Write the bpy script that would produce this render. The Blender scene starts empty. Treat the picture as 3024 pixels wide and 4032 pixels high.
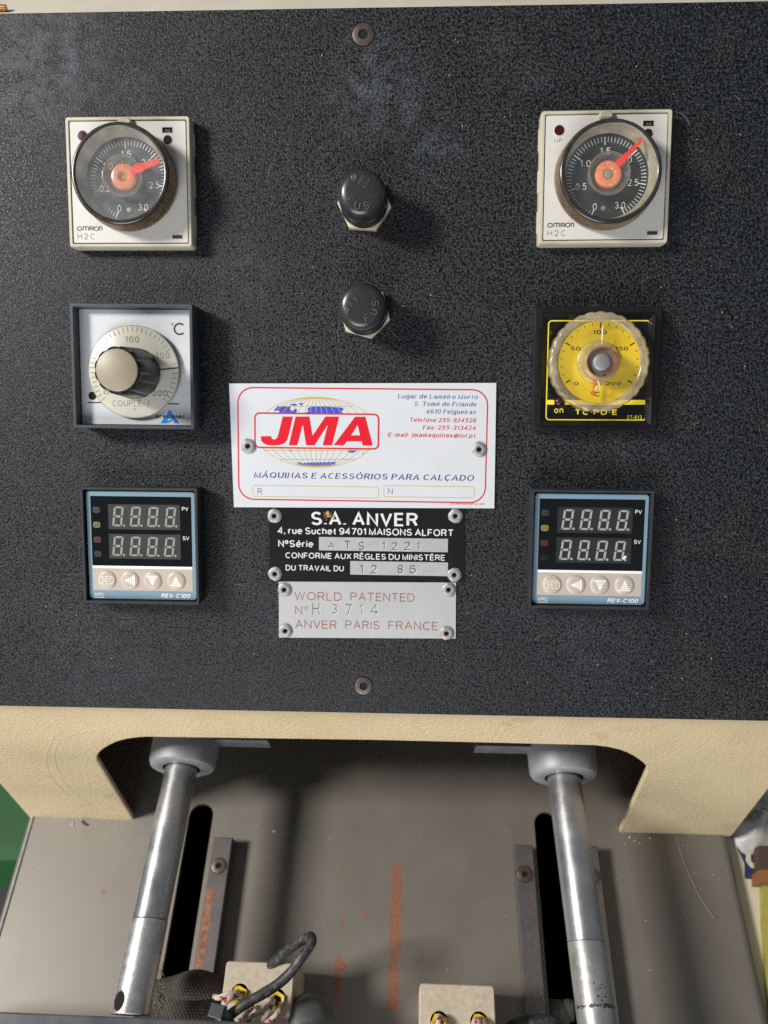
import bpy, math, random
from mathutils import Matrix, Vector
from mathutils.geometry import tessellate_polygon
random.seed(7)
R = math.radians
sc = bpy.context.scene
COL = sc.collection

# ------------------------------------------------------------------ camera
TILT = R(47.15)                       # the control panel leans back this far from vertical
S_, C_ = math.sin(TILT), math.cos(TILT)
MP = Matrix(((1, 0, 0), (0, S_, -C_), (0, C_, S_)))          # panel axes -> world axes
DCAM = 312.5                                                   # mm from the panel to the lens
def _rx(a): c, s = math.cos(a), math.sin(a); return Matrix(((1, 0, 0), (0, c, -s), (0, s, c)))
def _ry(a): c, s = math.cos(a), math.sin(a); return Matrix(((c, 0, -s), (0, 1, 0), (s, 0, c)))
def _rz(a): c, s = math.cos(a), math.sin(a); return Matrix(((c, -s, 0), (s, c, 0), (0, 0, 1)))
RC = _rz(R(-.29)) @ _rx(R(6.51)) @ _ry(R(2.26))                # panel axes -> camera axes
FPX = 3028.0
CAMW = MP @ Vector((0, 0, DCAM))                               # world mm
cam = bpy.data.objects.new('camera', bpy.data.cameras.new('camera'))
COL.objects.link(cam)
cam.matrix_world = Matrix.Translation(CAMW * .001) @ (MP @ RC.transposed()).to_4x4()
cam.data.sensor_width = 36; cam.data.sensor_fit = 'AUTO'
cam.data.lens = FPX / 4032 * 36
cam.data.clip_start = .01; cam.data.clip_end = 50
cam.data.dof.use_dof = True; cam.data.dof.focus_distance = .305; cam.data.dof.aperture_fstop = 10
sc.camera = cam

# ------------------------------------------------------------------ light
W = bpy.data.worlds.new('World'); sc.world = W; W.use_nodes = True
W.node_tree.nodes['Background'].inputs[0].default_value = (.80, .90, 1.0, 1)
W.node_tree.nodes['Background'].inputs[1].default_value = .15
LD = (MP @ Vector((-24.5, 13.0, 20))).normalized()
def area(name, d, dist, size, power, col, target=(-.02, -.03, -.05), sy=None):
    l = bpy.data.lights.new(name, 'AREA'); l.energy = power; l.color = col
    l.shape = 'RECTANGLE'; l.size = size; l.size_y = sy or size
    o = bpy.data.objects.new(name, l); COL.objects.link(o)
    d = Vector(d).normalized(); o.location = Vector(target) + d * dist
    o.rotation_euler = d.to_track_quat('Z', 'Y').to_euler()
    return o
area('window_light', LD, 1.6, .30, 26, (1, .97, .92), sy=.30)
area('front_fill_light', Vector((-.26, -.95, -.04)), 2.2, 1.5, 36, (.96, .97, 1.0), sy=1.1)  # added soft fill from low in front, brightens the apron; no doorway
sc.view_settings.view_transform = 'Standard'; sc.view_settings.look = 'None'
sc.view_settings.exposure = .28; sc.view_settings.gamma = 1
sc.render.engine = 'CYCLES'
sc.cycles.max_bounces = 8; sc.cycles.transparent_max_bounces = 12
try: sc.cycles.use_denoising = False; sc.cycles.sample_clamp_direct = 8; sc.cycles.sample_clamp_indirect = 3
except Exception: pass

# ------------------------------------------------------------------ pixel -> place
def ray(px, py): return MP @ (RC.transposed() @ Vector((px - 1512, 2016 - py, -FPX)))
def onpanel(px, py, z=0.):
    d = RC.transposed() @ Vector((px - 1512, 2016 - py, -FPX)); t = (z - DCAM) / d.z
    return d.x * t, d.y * t
def onlevel(px, py, Z):
    d = ray(px, py); return CAMW + d * ((Z - CAMW.z) / d.z)
def onplane(px, py, P, N):
    d = ray(px, py); return CAMW + d * ((P - CAMW).dot(N) / d.dot(N))

# ------------------------------------------------------------------ materials
MATS = {}
def lin(c): return tuple((x / 12.92 if x <= .04045 else ((x + .055) / 1.055) ** 2.4) for x in c)
def mat(name, col, rough=.5, metal=0., var=0., vs=4., bump=0., bs=1., dirt=None, ds=6., da=.5, coat=0., spec=.5, rvar=0., bdist=.2, detail=3., sss=0, emit=None, trans=0):
    """col linear; scales in mm"""
    if name in MATS: return MATS[name]
    m = bpy.data.materials.new(name); m.use_nodes = True; MATS[name] = m
    nt = m.node_tree; N = nt.nodes; L = nt.links; b = N['Principled BSDF']
    b.inputs['Base Color'].default_value = (*col, 1); b.inputs['Roughness'].default_value = rough
    b.inputs['Metallic'].default_value = metal; b.inputs['Specular IOR Level'].default_value = spec
    b.inputs['Coat Weight'].default_value = coat; b.inputs['Coat Roughness'].default_value = .15
    b.inputs['Transmission Weight'].default_value = trans
    tc = N.new('ShaderNodeTexCoord')
    def noise(scale_mm, det=3., rough_=.6):
        n = N.new('ShaderNodeTexNoise'); n.inputs['Scale'].default_value = 1000 / scale_mm
        n.inputs['Detail'].default_value = det; n.inputs['Roughness'].default_value = rough_
        L.new(tc.outputs['Object'], n.inputs['Vector']); return n
    cs = b.inputs['Base Color']
    last = None
    if var:
        n = noise(vs); mx = N.new('ShaderNodeMix'); mx.data_type = 'RGBA'
        mr = N.new('ShaderNodeMapRange'); mr.inputs[1].default_value = .3; mr.inputs[2].default_value = .7
        L.new(n.outputs[0], mr.inputs[0]); L.new(mr.outputs[0], mx.inputs[0])
        mx.inputs[6].default_value = (*[x * (1 - var) for x in col], 1)
        mx.inputs[7].default_value = (*[min(1, x * (1 + var)) for x in col], 1)
        last = mx.outputs[2]
        if rvar:
            mr2 = N.new('ShaderNodeMapRange'); mr2.inputs[1].default_value = .3; mr2.inputs[2].default_value = .7
            mr2.inputs[3].default_value = max(.05, rough - rvar); mr2.inputs[4].default_value = min(1, rough + rvar)
            L.new(n.outputs[0], mr2.inputs[0]); L.new(mr2.outputs[0], b.inputs['Roughness'])
    if dirt:
        n = noise(ds, 6, .7); mr = N.new('ShaderNodeMapRange')
        mr.inputs[1].default_value = .62 - .25 * da; mr.inputs[2].default_value = .78 - .2 * da
        mr.inputs[4].default_value = min(1, .3 + da)
        L.new(n.outputs[0], mr.inputs[0])
        mx = N.new('ShaderNodeMix'); mx.data_type = 'RGBA'; L.new(mr.outputs[0], mx.inputs[0])
        if last: L.new(last, mx.inputs[6])
        else: mx.inputs[6].default_value = (*col, 1)
        mx.inputs[7].default_value = (*dirt, 1); last = mx.outputs[2]
    if last: L.new(last, cs)
    if bump:
        n = noise(bs, detail); bp = N.new('ShaderNodeBump'); bp.inputs['Strength'].default_value = bump
        bp.inputs['Distance'].default_value = bdist * .001
        L.new(n.outputs[0], bp.inputs['Height']); L.new(bp.outputs[0], b.inputs['Normal'])
    if emit: b.inputs['Emission Color'].default_value = (*emit, 1); b.inputs['Emission Strength'].default_value = 1
    return m

def clear(name, tint=(1, 1, 1), haze=.1, hazecol=(.5, .5, .48), rough=.08, ior=1.45):
    """clear plastic: see-through, with a reflection and a little dust"""
    m = bpy.data.materials.new(name); m.use_nodes = True; nt = m.node_tree; N = nt.nodes; L = nt.links
    N.remove(N['Principled BSDF']); out = N['Material Output']
    t = N.new('ShaderNodeBsdfTransparent'); t.inputs[0].default_value = (*tint, 1)
    d = N.new('ShaderNodeBsdfDiffuse'); d.inputs[0].default_value = (*hazecol, 1)
    g = N.new('ShaderNodeBsdfGlossy'); g.inputs['Roughness'].default_value = rough
    lw = N.new('ShaderNodeLayerWeight'); lw.inputs[0].default_value = .5; fr = N.new('ShaderNodeMapRange'); fr.inputs[1].default_value = .35; fr.inputs[2].default_value = 1; fr.inputs[3].default_value = .045; fr.inputs[4].default_value = .6; L.new(lw.outputs['Facing'], fr.inputs[0])
    a = N.new('ShaderNodeMixShader'); c = N.new('ShaderNodeMixShader')
    tc = N.new('ShaderNodeTexCoord'); n = N.new('ShaderNodeTexNoise'); n.inputs['Scale'].default_value = 180; n.inputs['Detail'].default_value = 5
    L.new(tc.outputs['Object'], n.inputs['Vector'])
    mr = N.new('ShaderNodeMapRange'); mr.inputs[1].default_value = .3; mr.inputs[2].default_value = .72
    mr.inputs[3].default_value = haze * .6; mr.inputs[4].default_value = min(1, haze * 1.5)
    L.new(n.outputs[0], mr.inputs[0]); L.new(mr.outputs[0], a.inputs[0])
    L.new(t.outputs[0], a.inputs[1]); L.new(d.outputs[0], a.inputs[2])
    L.new(fr.outputs[0], c.inputs[0]); L.new(a.outputs[0], c.inputs[1]); L.new(g.outputs[0], c.inputs[2])
    L.new(c.outputs[0], out.inputs[0]); return m

# the black grained panel paint: small leathery cells, worn dusty in places
def panel_mat():
    m = bpy.data.materials.new('black_grained_paint'); m.use_nodes = True
    nt = m.node_tree; N = nt.nodes; L = nt.links; b = N['Principled BSDF']
    tc = N.new('ShaderNodeTexCoord')
    def noise(s, det=3, r=.6, dist=0):
        n = N.new('ShaderNodeTexNoise'); n.inputs['Scale'].default_value = 1000 / s; n.inputs['Detail'].default_value = det
        n.inputs['Roughness'].default_value = r; n.inputs['Distortion'].default_value = dist
        L.new(tc.outputs['Object'], n.inputs['Vector']); return n.outputs[0]
    def mr(x, a, c, lo=0., hi=1.):
        k = N.new('ShaderNodeMapRange'); L.new(x, k.inputs[0])
        for i, v in enumerate((a, c, lo, hi)): k.inputs[i + 1].default_value = v
        return k.outputs[0]
    def mul(x, y, op='MULTIPLY'):
        k = N.new('ShaderNodeMath'); k.operation = op
        for i, v in enumerate((x, y)):
            if isinstance(v, float): k.inputs[i].default_value = v
            else: L.new(v, k.inputs[i])
        return k.outputs[0]
    def mix(f, a, c):
        k = N.new('ShaderNodeMix'); k.data_type = 'RGBA'; L.new(f, k.inputs[0])
        for i, v in ((6, a), (7, c)):
            if isinstance(v, tuple): k.inputs[i].default_value = (*v, 1)
            else: L.new(v, k.inputs[i])
        return k.outputs[2]
    fine = noise(1.0, 2.5, .62, .5); fine2 = noise(.42, 2, .5); fine3 = noise(.62, 3, .7)
    grain = mul(mr(fine, .42, .62), mr(fine3, .40, .60), 'MULTIPLY')
    dust = mr(noise(38, 5, .62, .4), .53, .78)
    dust2 = mr(noise(9, 5, .7), .45, .75)
    dcol = mix(mr(noise(60, 2, .5), .4, .6), (.095, .108, .130), (.125, .094, .055))
    dark = mix(grain, (.0020, .0025, .0031), (.042, .049, .057))  # pale grain tips carry painted sparkle, on top of the bump
    f = mul(mul(dust, mr(dust2, 0., 1., .35, 1.)), mr(grain, 0., 1., .12, 1.))
    c1 = mix(f, dark, dcol)
    # rubbed dusty areas with their own places on the panel
    tot = None
    for (bx_, by_, br_, ba_) in ((-125, 122, 34, 1.), (-92, 108, 18, .5), (5, 108, 26, .7), (28, 88, 16, .5), (-48, 42, 16, .35), (2, 122, 14, .6), (95, -112, 30, .22), (-120, -118, 26, .2), (120, 60, 12, .3), (20, -98, 16, .3)):
        vd = N.new('ShaderNodeVectorMath'); vd.operation = 'DISTANCE'; L.new(tc.outputs['Object'], vd.inputs[0]); vd.inputs[1].default_value = (bx_ * .001, by_ * .001, 0)
        k = mr(vd.outputs['Value'], br_ * .001, br_ * .0002, 0., ba_); tot = k if tot is None else mul(tot, k, 'MAXIMUM')
    blot = mul(mul(tot, mr(noise(7, 5, .7), .42, .66)), mr(grain, 0., 1., .18, 1.))
    c1 = mix(blot, c1, (.20, .22, .255))
    # a few pale scuffs
    sc_ = mr(noise(5.5, 6, .8), .735, .80)
    c2 = mix(mul(sc_, .5), c1, (.16, .14, .11))
    L.new(c2, b.inputs['Base Color'])
    L.new(mul(mr(f, 0, .8, .34, .60), mul(blot, .3), 'ADD'), b.inputs['Roughness'])
    b.inputs['Specular IOR Level'].default_value = .36
    h = mul(mul(grain, .75), mul(fine2, .35), 'ADD')
    bp = N.new('ShaderNodeBump'); bp.inputs['Strength'].default_value = .8; bp.inputs['Distance'].default_value = .00026
    L.new(h, bp.inputs['Height']); L.new(bp.outputs[0], b.inputs['Normal'])
    return m

M_panel = panel_mat()
M_cream = mat('cream_hammered_paint', (.63, .50, .30), .34, var=.07, vs=30, bump=1., bs=1.7, bdist=.42, dirt=(.36, .20, .08), ds=30, da=.2, detail=2)
M_creamtop = mat('cream_gloss_paint', (.60, .55, .45), .25, var=.12, vs=50, coat=.3, dirt=(.42, .32, .20), ds=60, da=.3)
M_beige = mat('aged_beige_plastic', (.50, .455, .355), .42, var=.05, vs=9, bump=.15, bs=.6, bdist=.05, dirt=(.32, .26, .17), ds=14, da=.22)
M_gap = mat('dark_brown_gap', (.035, .018, .012), .8, var=.3, vs=2)
M_face = mat('dusty_white_face', (.58, .565, .52), .38, var=.04, vs=12, bump=.1, bs=.5, bdist=.04, dirt=(.44, .39, .30), ds=8, da=.22)
M_silver = mat('matt_silver_face', (.54, .55, .565), .42, metal=.12, var=.03, vs=7, bump=.12, bs=.4, bdist=.03, dirt=(.45, .42, .36), ds=6, da=.15)
M_black = mat('black_plastic', (.012, .012, .013), .38, var=.2, vs=5, bump=.2, bs=.7, bdist=.04, dirt=(.05, .045, .04), ds=5, da=.15)
M_glossblack = mat('gloss_black_plastic', (.006, .006, .007), .16, var=.2, vs=5, dirt=(.03, .028, .025), ds=5, da=.12)
M_grey = mat('slate_plastic', (.042, .050, .060), .42, var=.15, vs=6, bump=.15, bs=.8, bdist=.04, dirt=(.10, .10, .10), ds=4, da=.1)
M_void = mat('unlit_hollow', (.003, .003, .003), .9, var=.1)  # near-black stands in for shade inside holes, gaps and recesses
M_ink = mat('black_ink', (.018, .016, .015), .5, var=.1)
M_white = mat('white_ink', (.80, .80, .78), .5, var=.03)
M_led_red = mat('dark_red_lens', (.045, .004, .010), .3, var=.15, vs=2)
M_brown = mat('brown_window', (.085, .032, .022), .3, var=.2, vs=2)
M_bronze = mat('smoky_bronze_plastic', (.26, .185, .105), .32, metal=.6, var=.3, vs=4, dirt=(.30, .22, .12), ds=3, da=.16)
M_rim = mat('smoky_rim', (.030, .027, .026), .22, var=.3, vs=5, dirt=(.12, .10, .07), ds=4, da=.2)
M_taupe = mat('clouded_clear_plastic', (.33, .29, .21), .28, var=.25, vs=5, dirt=(.42, .36, .22), ds=5, da=.22)
M_dial = mat('charcoal_dial', (.026, .030, .033), .4, var=.25, vs=6, dirt=(.10, .10, .09), ds=5, da=.2)
M_glass = clear('dusty_clear_cover', haze=.05)
M_glass_dusty = clear('foggy_clear_cover', haze=.17, hazecol=(.46, .465, .46))
M_hub = clear('clear_hub', tint=(.92, .88, .8), haze=.22, hazecol=(.42, .38, .32), ior=1.55)
M_orange = mat('orange_red_plastic', (.78, .19, .085), .25, var=.15, vs=3, dirt=(.75, .35, .12), ds=3, da=.3, coat=.4)
M_orange2 = mat('translucent_salmon_plastic', (.74, .22, .11), .18, var=.22, vs=3, dirt=(.80, .42, .22), ds=2.5, da=.5, coat=.5)
M_pointer = mat('red_pointer', (.85, .045, .02), .3, var=.1)
M_glue = mat('amber_glue', (.45, .20, .03), .2, var=.4, vs=1.5)
M_yellow = mat('yellow_dial', (.80, .62, .012), .42, var=.08, vs=7, dirt=(.62, .44, .10), ds=7, da=.2)
M_yink = mat('yellow_ink', (.76, .64, .03), .5, var=.06, vs=2)
M_scallop = clear('yellowed_clear_plastic', tint=(.93, .86, .66), haze=.42, hazecol=(.62, .50, .30), rough=.2)
M_disc = mat('yellowed_disc', (.47, .455, .38), .28, var=.07, vs=9, dirt=(.60, .47, .24), ds=8, da=.18, coat=.4)
M_dink = mat('faded_grey_ink', (.20, .19, .155), .5, var=.15, vs=2)
M_tan = mat('tan_cap', (.29, .245, .172), .45, var=.05, vs=3, bump=.15, bs=.5, bdist=.03, dirt=(.38, .28, .16), ds=1.5, da=.12)
M_blue = mat('steel_blue_film', (.175, .265, .33), .42, var=.03, vs=8)
M_window = mat('black_film', (.0045, .005, .0055), .14, var=.2, vs=9)
M_disp = mat('display_window', (.048, .052, .050), .2, var=.1, vs=8)
M_disp2 = mat('dim_display_window', (.027, .027, .028), .2, var=.1, vs=8)
M_seg = mat('unlit_segment', (.27, .27, .23), .4, var=.06, vs=2)
M_key = mat('beige_keypad', (.46, .39, .325), .42, var=.03, vs=6)
M_keyink = mat('cream_ink', (.82, .80, .74), .4, var=.03)
M_steel = mat('rusty_steel', (.105, .083, .070), .45, metal=.6, var=.25, vs=3, bump=.2, bs=1., bdist=.05, dirt=(.22, .12, .075), ds=3, da=.3)
M_alu = mat('dull_aluminium', (.33, .325, .315), .55, metal=.5, var=.16, vs=2, bump=.4, bs=1.4, bdist=.12, dirt=(.38, .37, .34), ds=2.5, da=.2)
M_plate_w = mat('white_lacquered_plate', (.575, .59, .61), .42, var=.02, vs=20, dirt=(.50, .49, .46), ds=22, da=.14, bump=.05, bs=12, bdist=.05)
M_plate_b = mat('black_anodised_plate', (.008, .008, .009), .28, var=.2, vs=8, dirt=(.03, .03, .03), ds=5, da=.1)
M_brush = mat('brushed_aluminium', (.52, .51, .50), .38, metal=.4, var=.07, vs=4, bump=.1, bs=.5, bdist=.03)
M_plate_s = mat('satin_aluminium', (.50, .50, .495), .42, metal=.35, var=.04, vs=14, dirt=(.48, .44, .38), ds=12, da=.12, bump=.05, bs=6, bdist=.05)
M_red = mat('red_ink', (.64, .005, .018), .4, var=.02)
M_redline = mat('crimson_ink', (.54, .018, .034), .4, var=.05)
M_navy = mat('navy_ink', (.030, .045, .19), .45, var=.04)
M_cobalt = mat('cobalt_ink', (.035, .065, .50), .45, var=.04)
M_gold = mat('gold_ink', (.52, .38, .075), .4, var=.06)
M_bink = mat('brown_red_ink', (.27, .070, .040), .5, var=.12, vs=2)
M_plateink = mat('silver_lettering', (.66, .66, .65), .4, var=.04)
M_stamp = mat('stamped_groove', (.055, .048, .042), .5, var=.3, vs=1.5)
M_cyan = mat('azure_ink', (.0, .21, .62), .4, var=.03)
M_bakelite = mat('black_bakelite', (.024, .024, .026), .28, var=.3, vs=6, bump=.25, bs=1.6, bdist=.06, dirt=(.055, .052, .045), ds=7, da=.28, spec=.55)
M_nut = mat('beige_nut', (.56, .47, .33), .4, var=.05, vs=4, bump=.1, bs=.6, bdist=.03)

# ------------------------------------------------------------------ mesh helper (millimetres in, metres out)
class G:
    def __init__(s): s.v = []; s.f = []; s.m = []
    def face(s, idx, m=0): s.f.append(tuple(idx)); s.m.append(m)
    def add(s, pts): n = len(s.v); s.v += [tuple(p) for p in pts]; return n
    def loft(s, rings, cap0=True, cap1=True, m=0, mats=None):
        n = len(rings[0]); base = [s.add(r) for r in rings]
        for i in range(len(rings) - 1):
            mm = mats[i] if mats else m
            for k in range(n):
                a, b = base[i] + k, base[i] + (k + 1) % n
                c, d = base[i + 1] + (k + 1) % n, base[i + 1] + k
                s.face((a, b, c, d), mm)
        if cap0: s.face([base[0] + k for k in range(n)][::-1], mats[0] if mats else m)
        if cap1: s.face([base[-1] + k for k in range(n)], (mats[-1] if mats else m))
        return s
    def poly(s, loops, z0, z1=None, m=0, fn=None, side=None):
        """flat polygon with holes (first loop is the outline), at z0 or from z0 up to z1"""
        fn = fn or (lambda x, y, z: (x, y, z))
        tri = tessellate_polygon([[Vector((x, y, 0)) for x, y in lp] for lp in loops])
        flat = [p for lp in loops for p in lp]
        zt = z0 if z1 is None else z1
        b = s.add([fn(x, y, zt) for x, y in flat])
        def ar(t):
            (x0, y0), (x1, y1), (x2, y2) = (flat[i] for i in t); return (x1 - x0) * (y2 - y0) - (x2 - x0) * (y1 - y0)
        for t in tri:
            if abs(ar(t)) < 1e-9: continue
            if ar(t) < 0: t = (t[0], t[2], t[1])
            s.face([b + i for i in t], m)
        if z1 is not None:
            c = s.add([fn(x, y, z0) for x, y in flat])
            for t in tri:
                if abs(ar(t)) < 1e-9: continue
                if ar(t) > 0: t = (t[0], t[2], t[1])
                s.face([c + i for i in t], m)
            o = 0
            for lp in loops:
                n = len(lp)
                for k in range(n):
                    k2 = (k + 1) % n
                    s.face((c + o + k, c + o + k2, b + o + k2, b + o + k), m if side is None else side)
                o += n
        return s
    def line(s, pts, w, z, closed=False, m=0, wy=None, lift=0., fn=None):
        """a flat stroke; w, wy are the pen's half widths across x and y"""
        wy = w if wy is None else wy
        P = [pts[0]]
        for p in pts[1:]:
            if math.hypot(p[0] - P[-1][0], p[1] - P[-1][1]) > 1e-6: P.append(p)
        if closed and math.hypot(P[0][0] - P[-1][0], P[0][1] - P[-1][1]) < 1e-6: P.pop()
        n = len(P)
        if n < 2: return s
        def nrm(a, b):
            dx, dy = b[0] - a[0], b[1] - a[1]; l = math.hypot(dx, dy) or 1; return -dy / l, dx / l
        A, B = [], []
        for i in range(n):
            n0 = nrm(P[i - 1], P[i]) if (i > 0 or closed) else None
            n1 = nrm(P[i], P[(i + 1) % n]) if (i < n - 1 or closed) else None
            if n0 is None: nx, ny = n1
            elif n1 is None: nx, ny = n0
            else:
                nx, ny = n0[0] + n1[0], n0[1] + n1[1]; l = math.hypot(nx, ny)
                if l < .35: nx, ny = n1
                else:
                    nx, ny = nx / l, ny / l; k = 1 / max(.45, nx * n1[0] + ny * n1[1]); nx *= k; ny *= k
            A.append((P[i][0] + nx * w, P[i][1] + ny * wy)); B.append((P[i][0] - nx * w, P[i][1] - ny * wy))
        fn = fn or (lambda x, y: (x, y))
        a = s.add([(*fn(*p), z + lift) for p in A]); b = s.add([(*fn(*p), z + lift) for p in B])
        for i in range(n if closed else n - 1):
            j = (i + 1) % n; s.face((b + i, b + j, a + j, a + i), m)
        return s
    def lathe(s, prof, n=48, cx=0, cy=0, cap0=False, cap1=True, m=0, mats=None, rad=None, ph=0.):
        rad = rad or (lambda i, r, z: r)
        rings = [[(cx + rad(k, r, z) * math.cos(2 * math.pi * k / n + ph), cy + rad(k, r, z) * math.sin(2 * math.pi * k / n + ph), z) for k in range(n)] for r, z in prof]
        return s.loft(rings, cap0, cap1, m, mats)
    def tube(s, path, r, n=12, m=0, caps=True, rfn=None, flat=1., mfn=None):
        P = [Vector(p) for p in path]; rings = []; up = Vector((0, 0, 1))
        for i, p in enumerate(P):
            t = (P[min(i + 1, len(P) - 1)] - P[max(i - 1, 0)]).normalized()
            a = t.cross(up)
            if a.length < .05: a = t.cross(Vector((0, 1, 0)))
            a.normalize(); b = a.cross(t).normalized(); rr = rfn(i / (len(P) - 1)) if rfn else r
            rings.append([tuple(p + a * math.cos(q) * rr + b * math.sin(q) * rr * flat) for q in [2 * math.pi * k / n for k in range(n)]])
        base = [s.add(rg) for rg in rings]
        for i in range(len(rings) - 1):
            for k in range(n):
                s.face((base[i] + k, base[i] + (k + 1) % n, base[i + 1] + (k + 1) % n, base[i + 1] + k), mfn(i, k) if mfn else m)
        if caps:
            s.face([base[0] + k for k in range(n)][::-1], m); s.face([base[-1] + k for k in range(n)], m)
        return s
    def box(s, x0, x1, y0, y1, z0, z1, m=0, ch=0.):
        if ch:
            rr = lambda q, z: [(x0 + q, y0 + q, z), (x1 - q, y0 + q, z), (x1 - q, y1 - q, z), (x0 + q, y1 - q, z)]
            return s.loft([rr(ch, z0), rr(0, z0 + ch), rr(0, z1 - ch), rr(ch, z1)], m=m)
        rr = lambda z: [(x0, y0, z), (x1, y0, z), (x1, y1, z), (x0, y1, z)]
        return s.loft([rr(z0), rr(z1)], m=m)
    def build(s, name, mats, parent=None, ang=35, smooth=True):
        me = bpy.data.meshes.new(name)
        me.from_pydata([(x * .001, y * .001, z * .001) for x, y, z in s.v], [], s.f)
        if not isinstance(mats, (list, tuple)): mats = [mats]
        for mm in mats: me.materials.append(mm)
        me.polygons.foreach_set('material_index', s.m)
        if smooth:
            me.polygons.foreach_set('use_smooth', [True] * len(s.f)); me.update(); me.set_sharp_from_angle(angle=R(ang))
        me.update()
        o = bpy.data.objects.new(name, me); COL.objects.link(o)
        if parent: o.parent = parent
        return o

def rrect(w, h, r, z, n=4, cx=0., cy=0.):
    r = max(r, .01); P = []
    for (sx, sy, a0) in ((1, 1, 0), (-1, 1, 90), (-1, -1, 180), (1, -1, 270)):
        for k in range(n + 1):
            a = R(a0 + 90 * k / n); P.append((cx + sx * (w / 2 - r) + r * math.cos(a), cy + sy * (h / 2 - r) + r * math.sin(a), z))
    return P
def rr2(w, h, r, cx=0, cy=0, n=5): return [(x, y) for x, y, z in rrect(w, h, r, 0, n, cx, cy)]
def circ(r, cx=0, cy=0, n=32, rx=None): return [(cx + (rx or r) * math.cos(2 * math.pi * k / n), cy + r * math.sin(2 * math.pi * k / n)) for k in range(n)]
def slab(g, w, h, r, z0, z1, ch=.2, cx=0., cy=0., m=0):
    return g.loft([rrect(w, h, r, z0, cx=cx, cy=cy), rrect(w, h, r, z1 - ch, cx=cx, cy=cy), rrect(w - 2 * ch, h - 2 * ch, r - ch, z1, cx=cx, cy=cy)], m=m)

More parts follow.
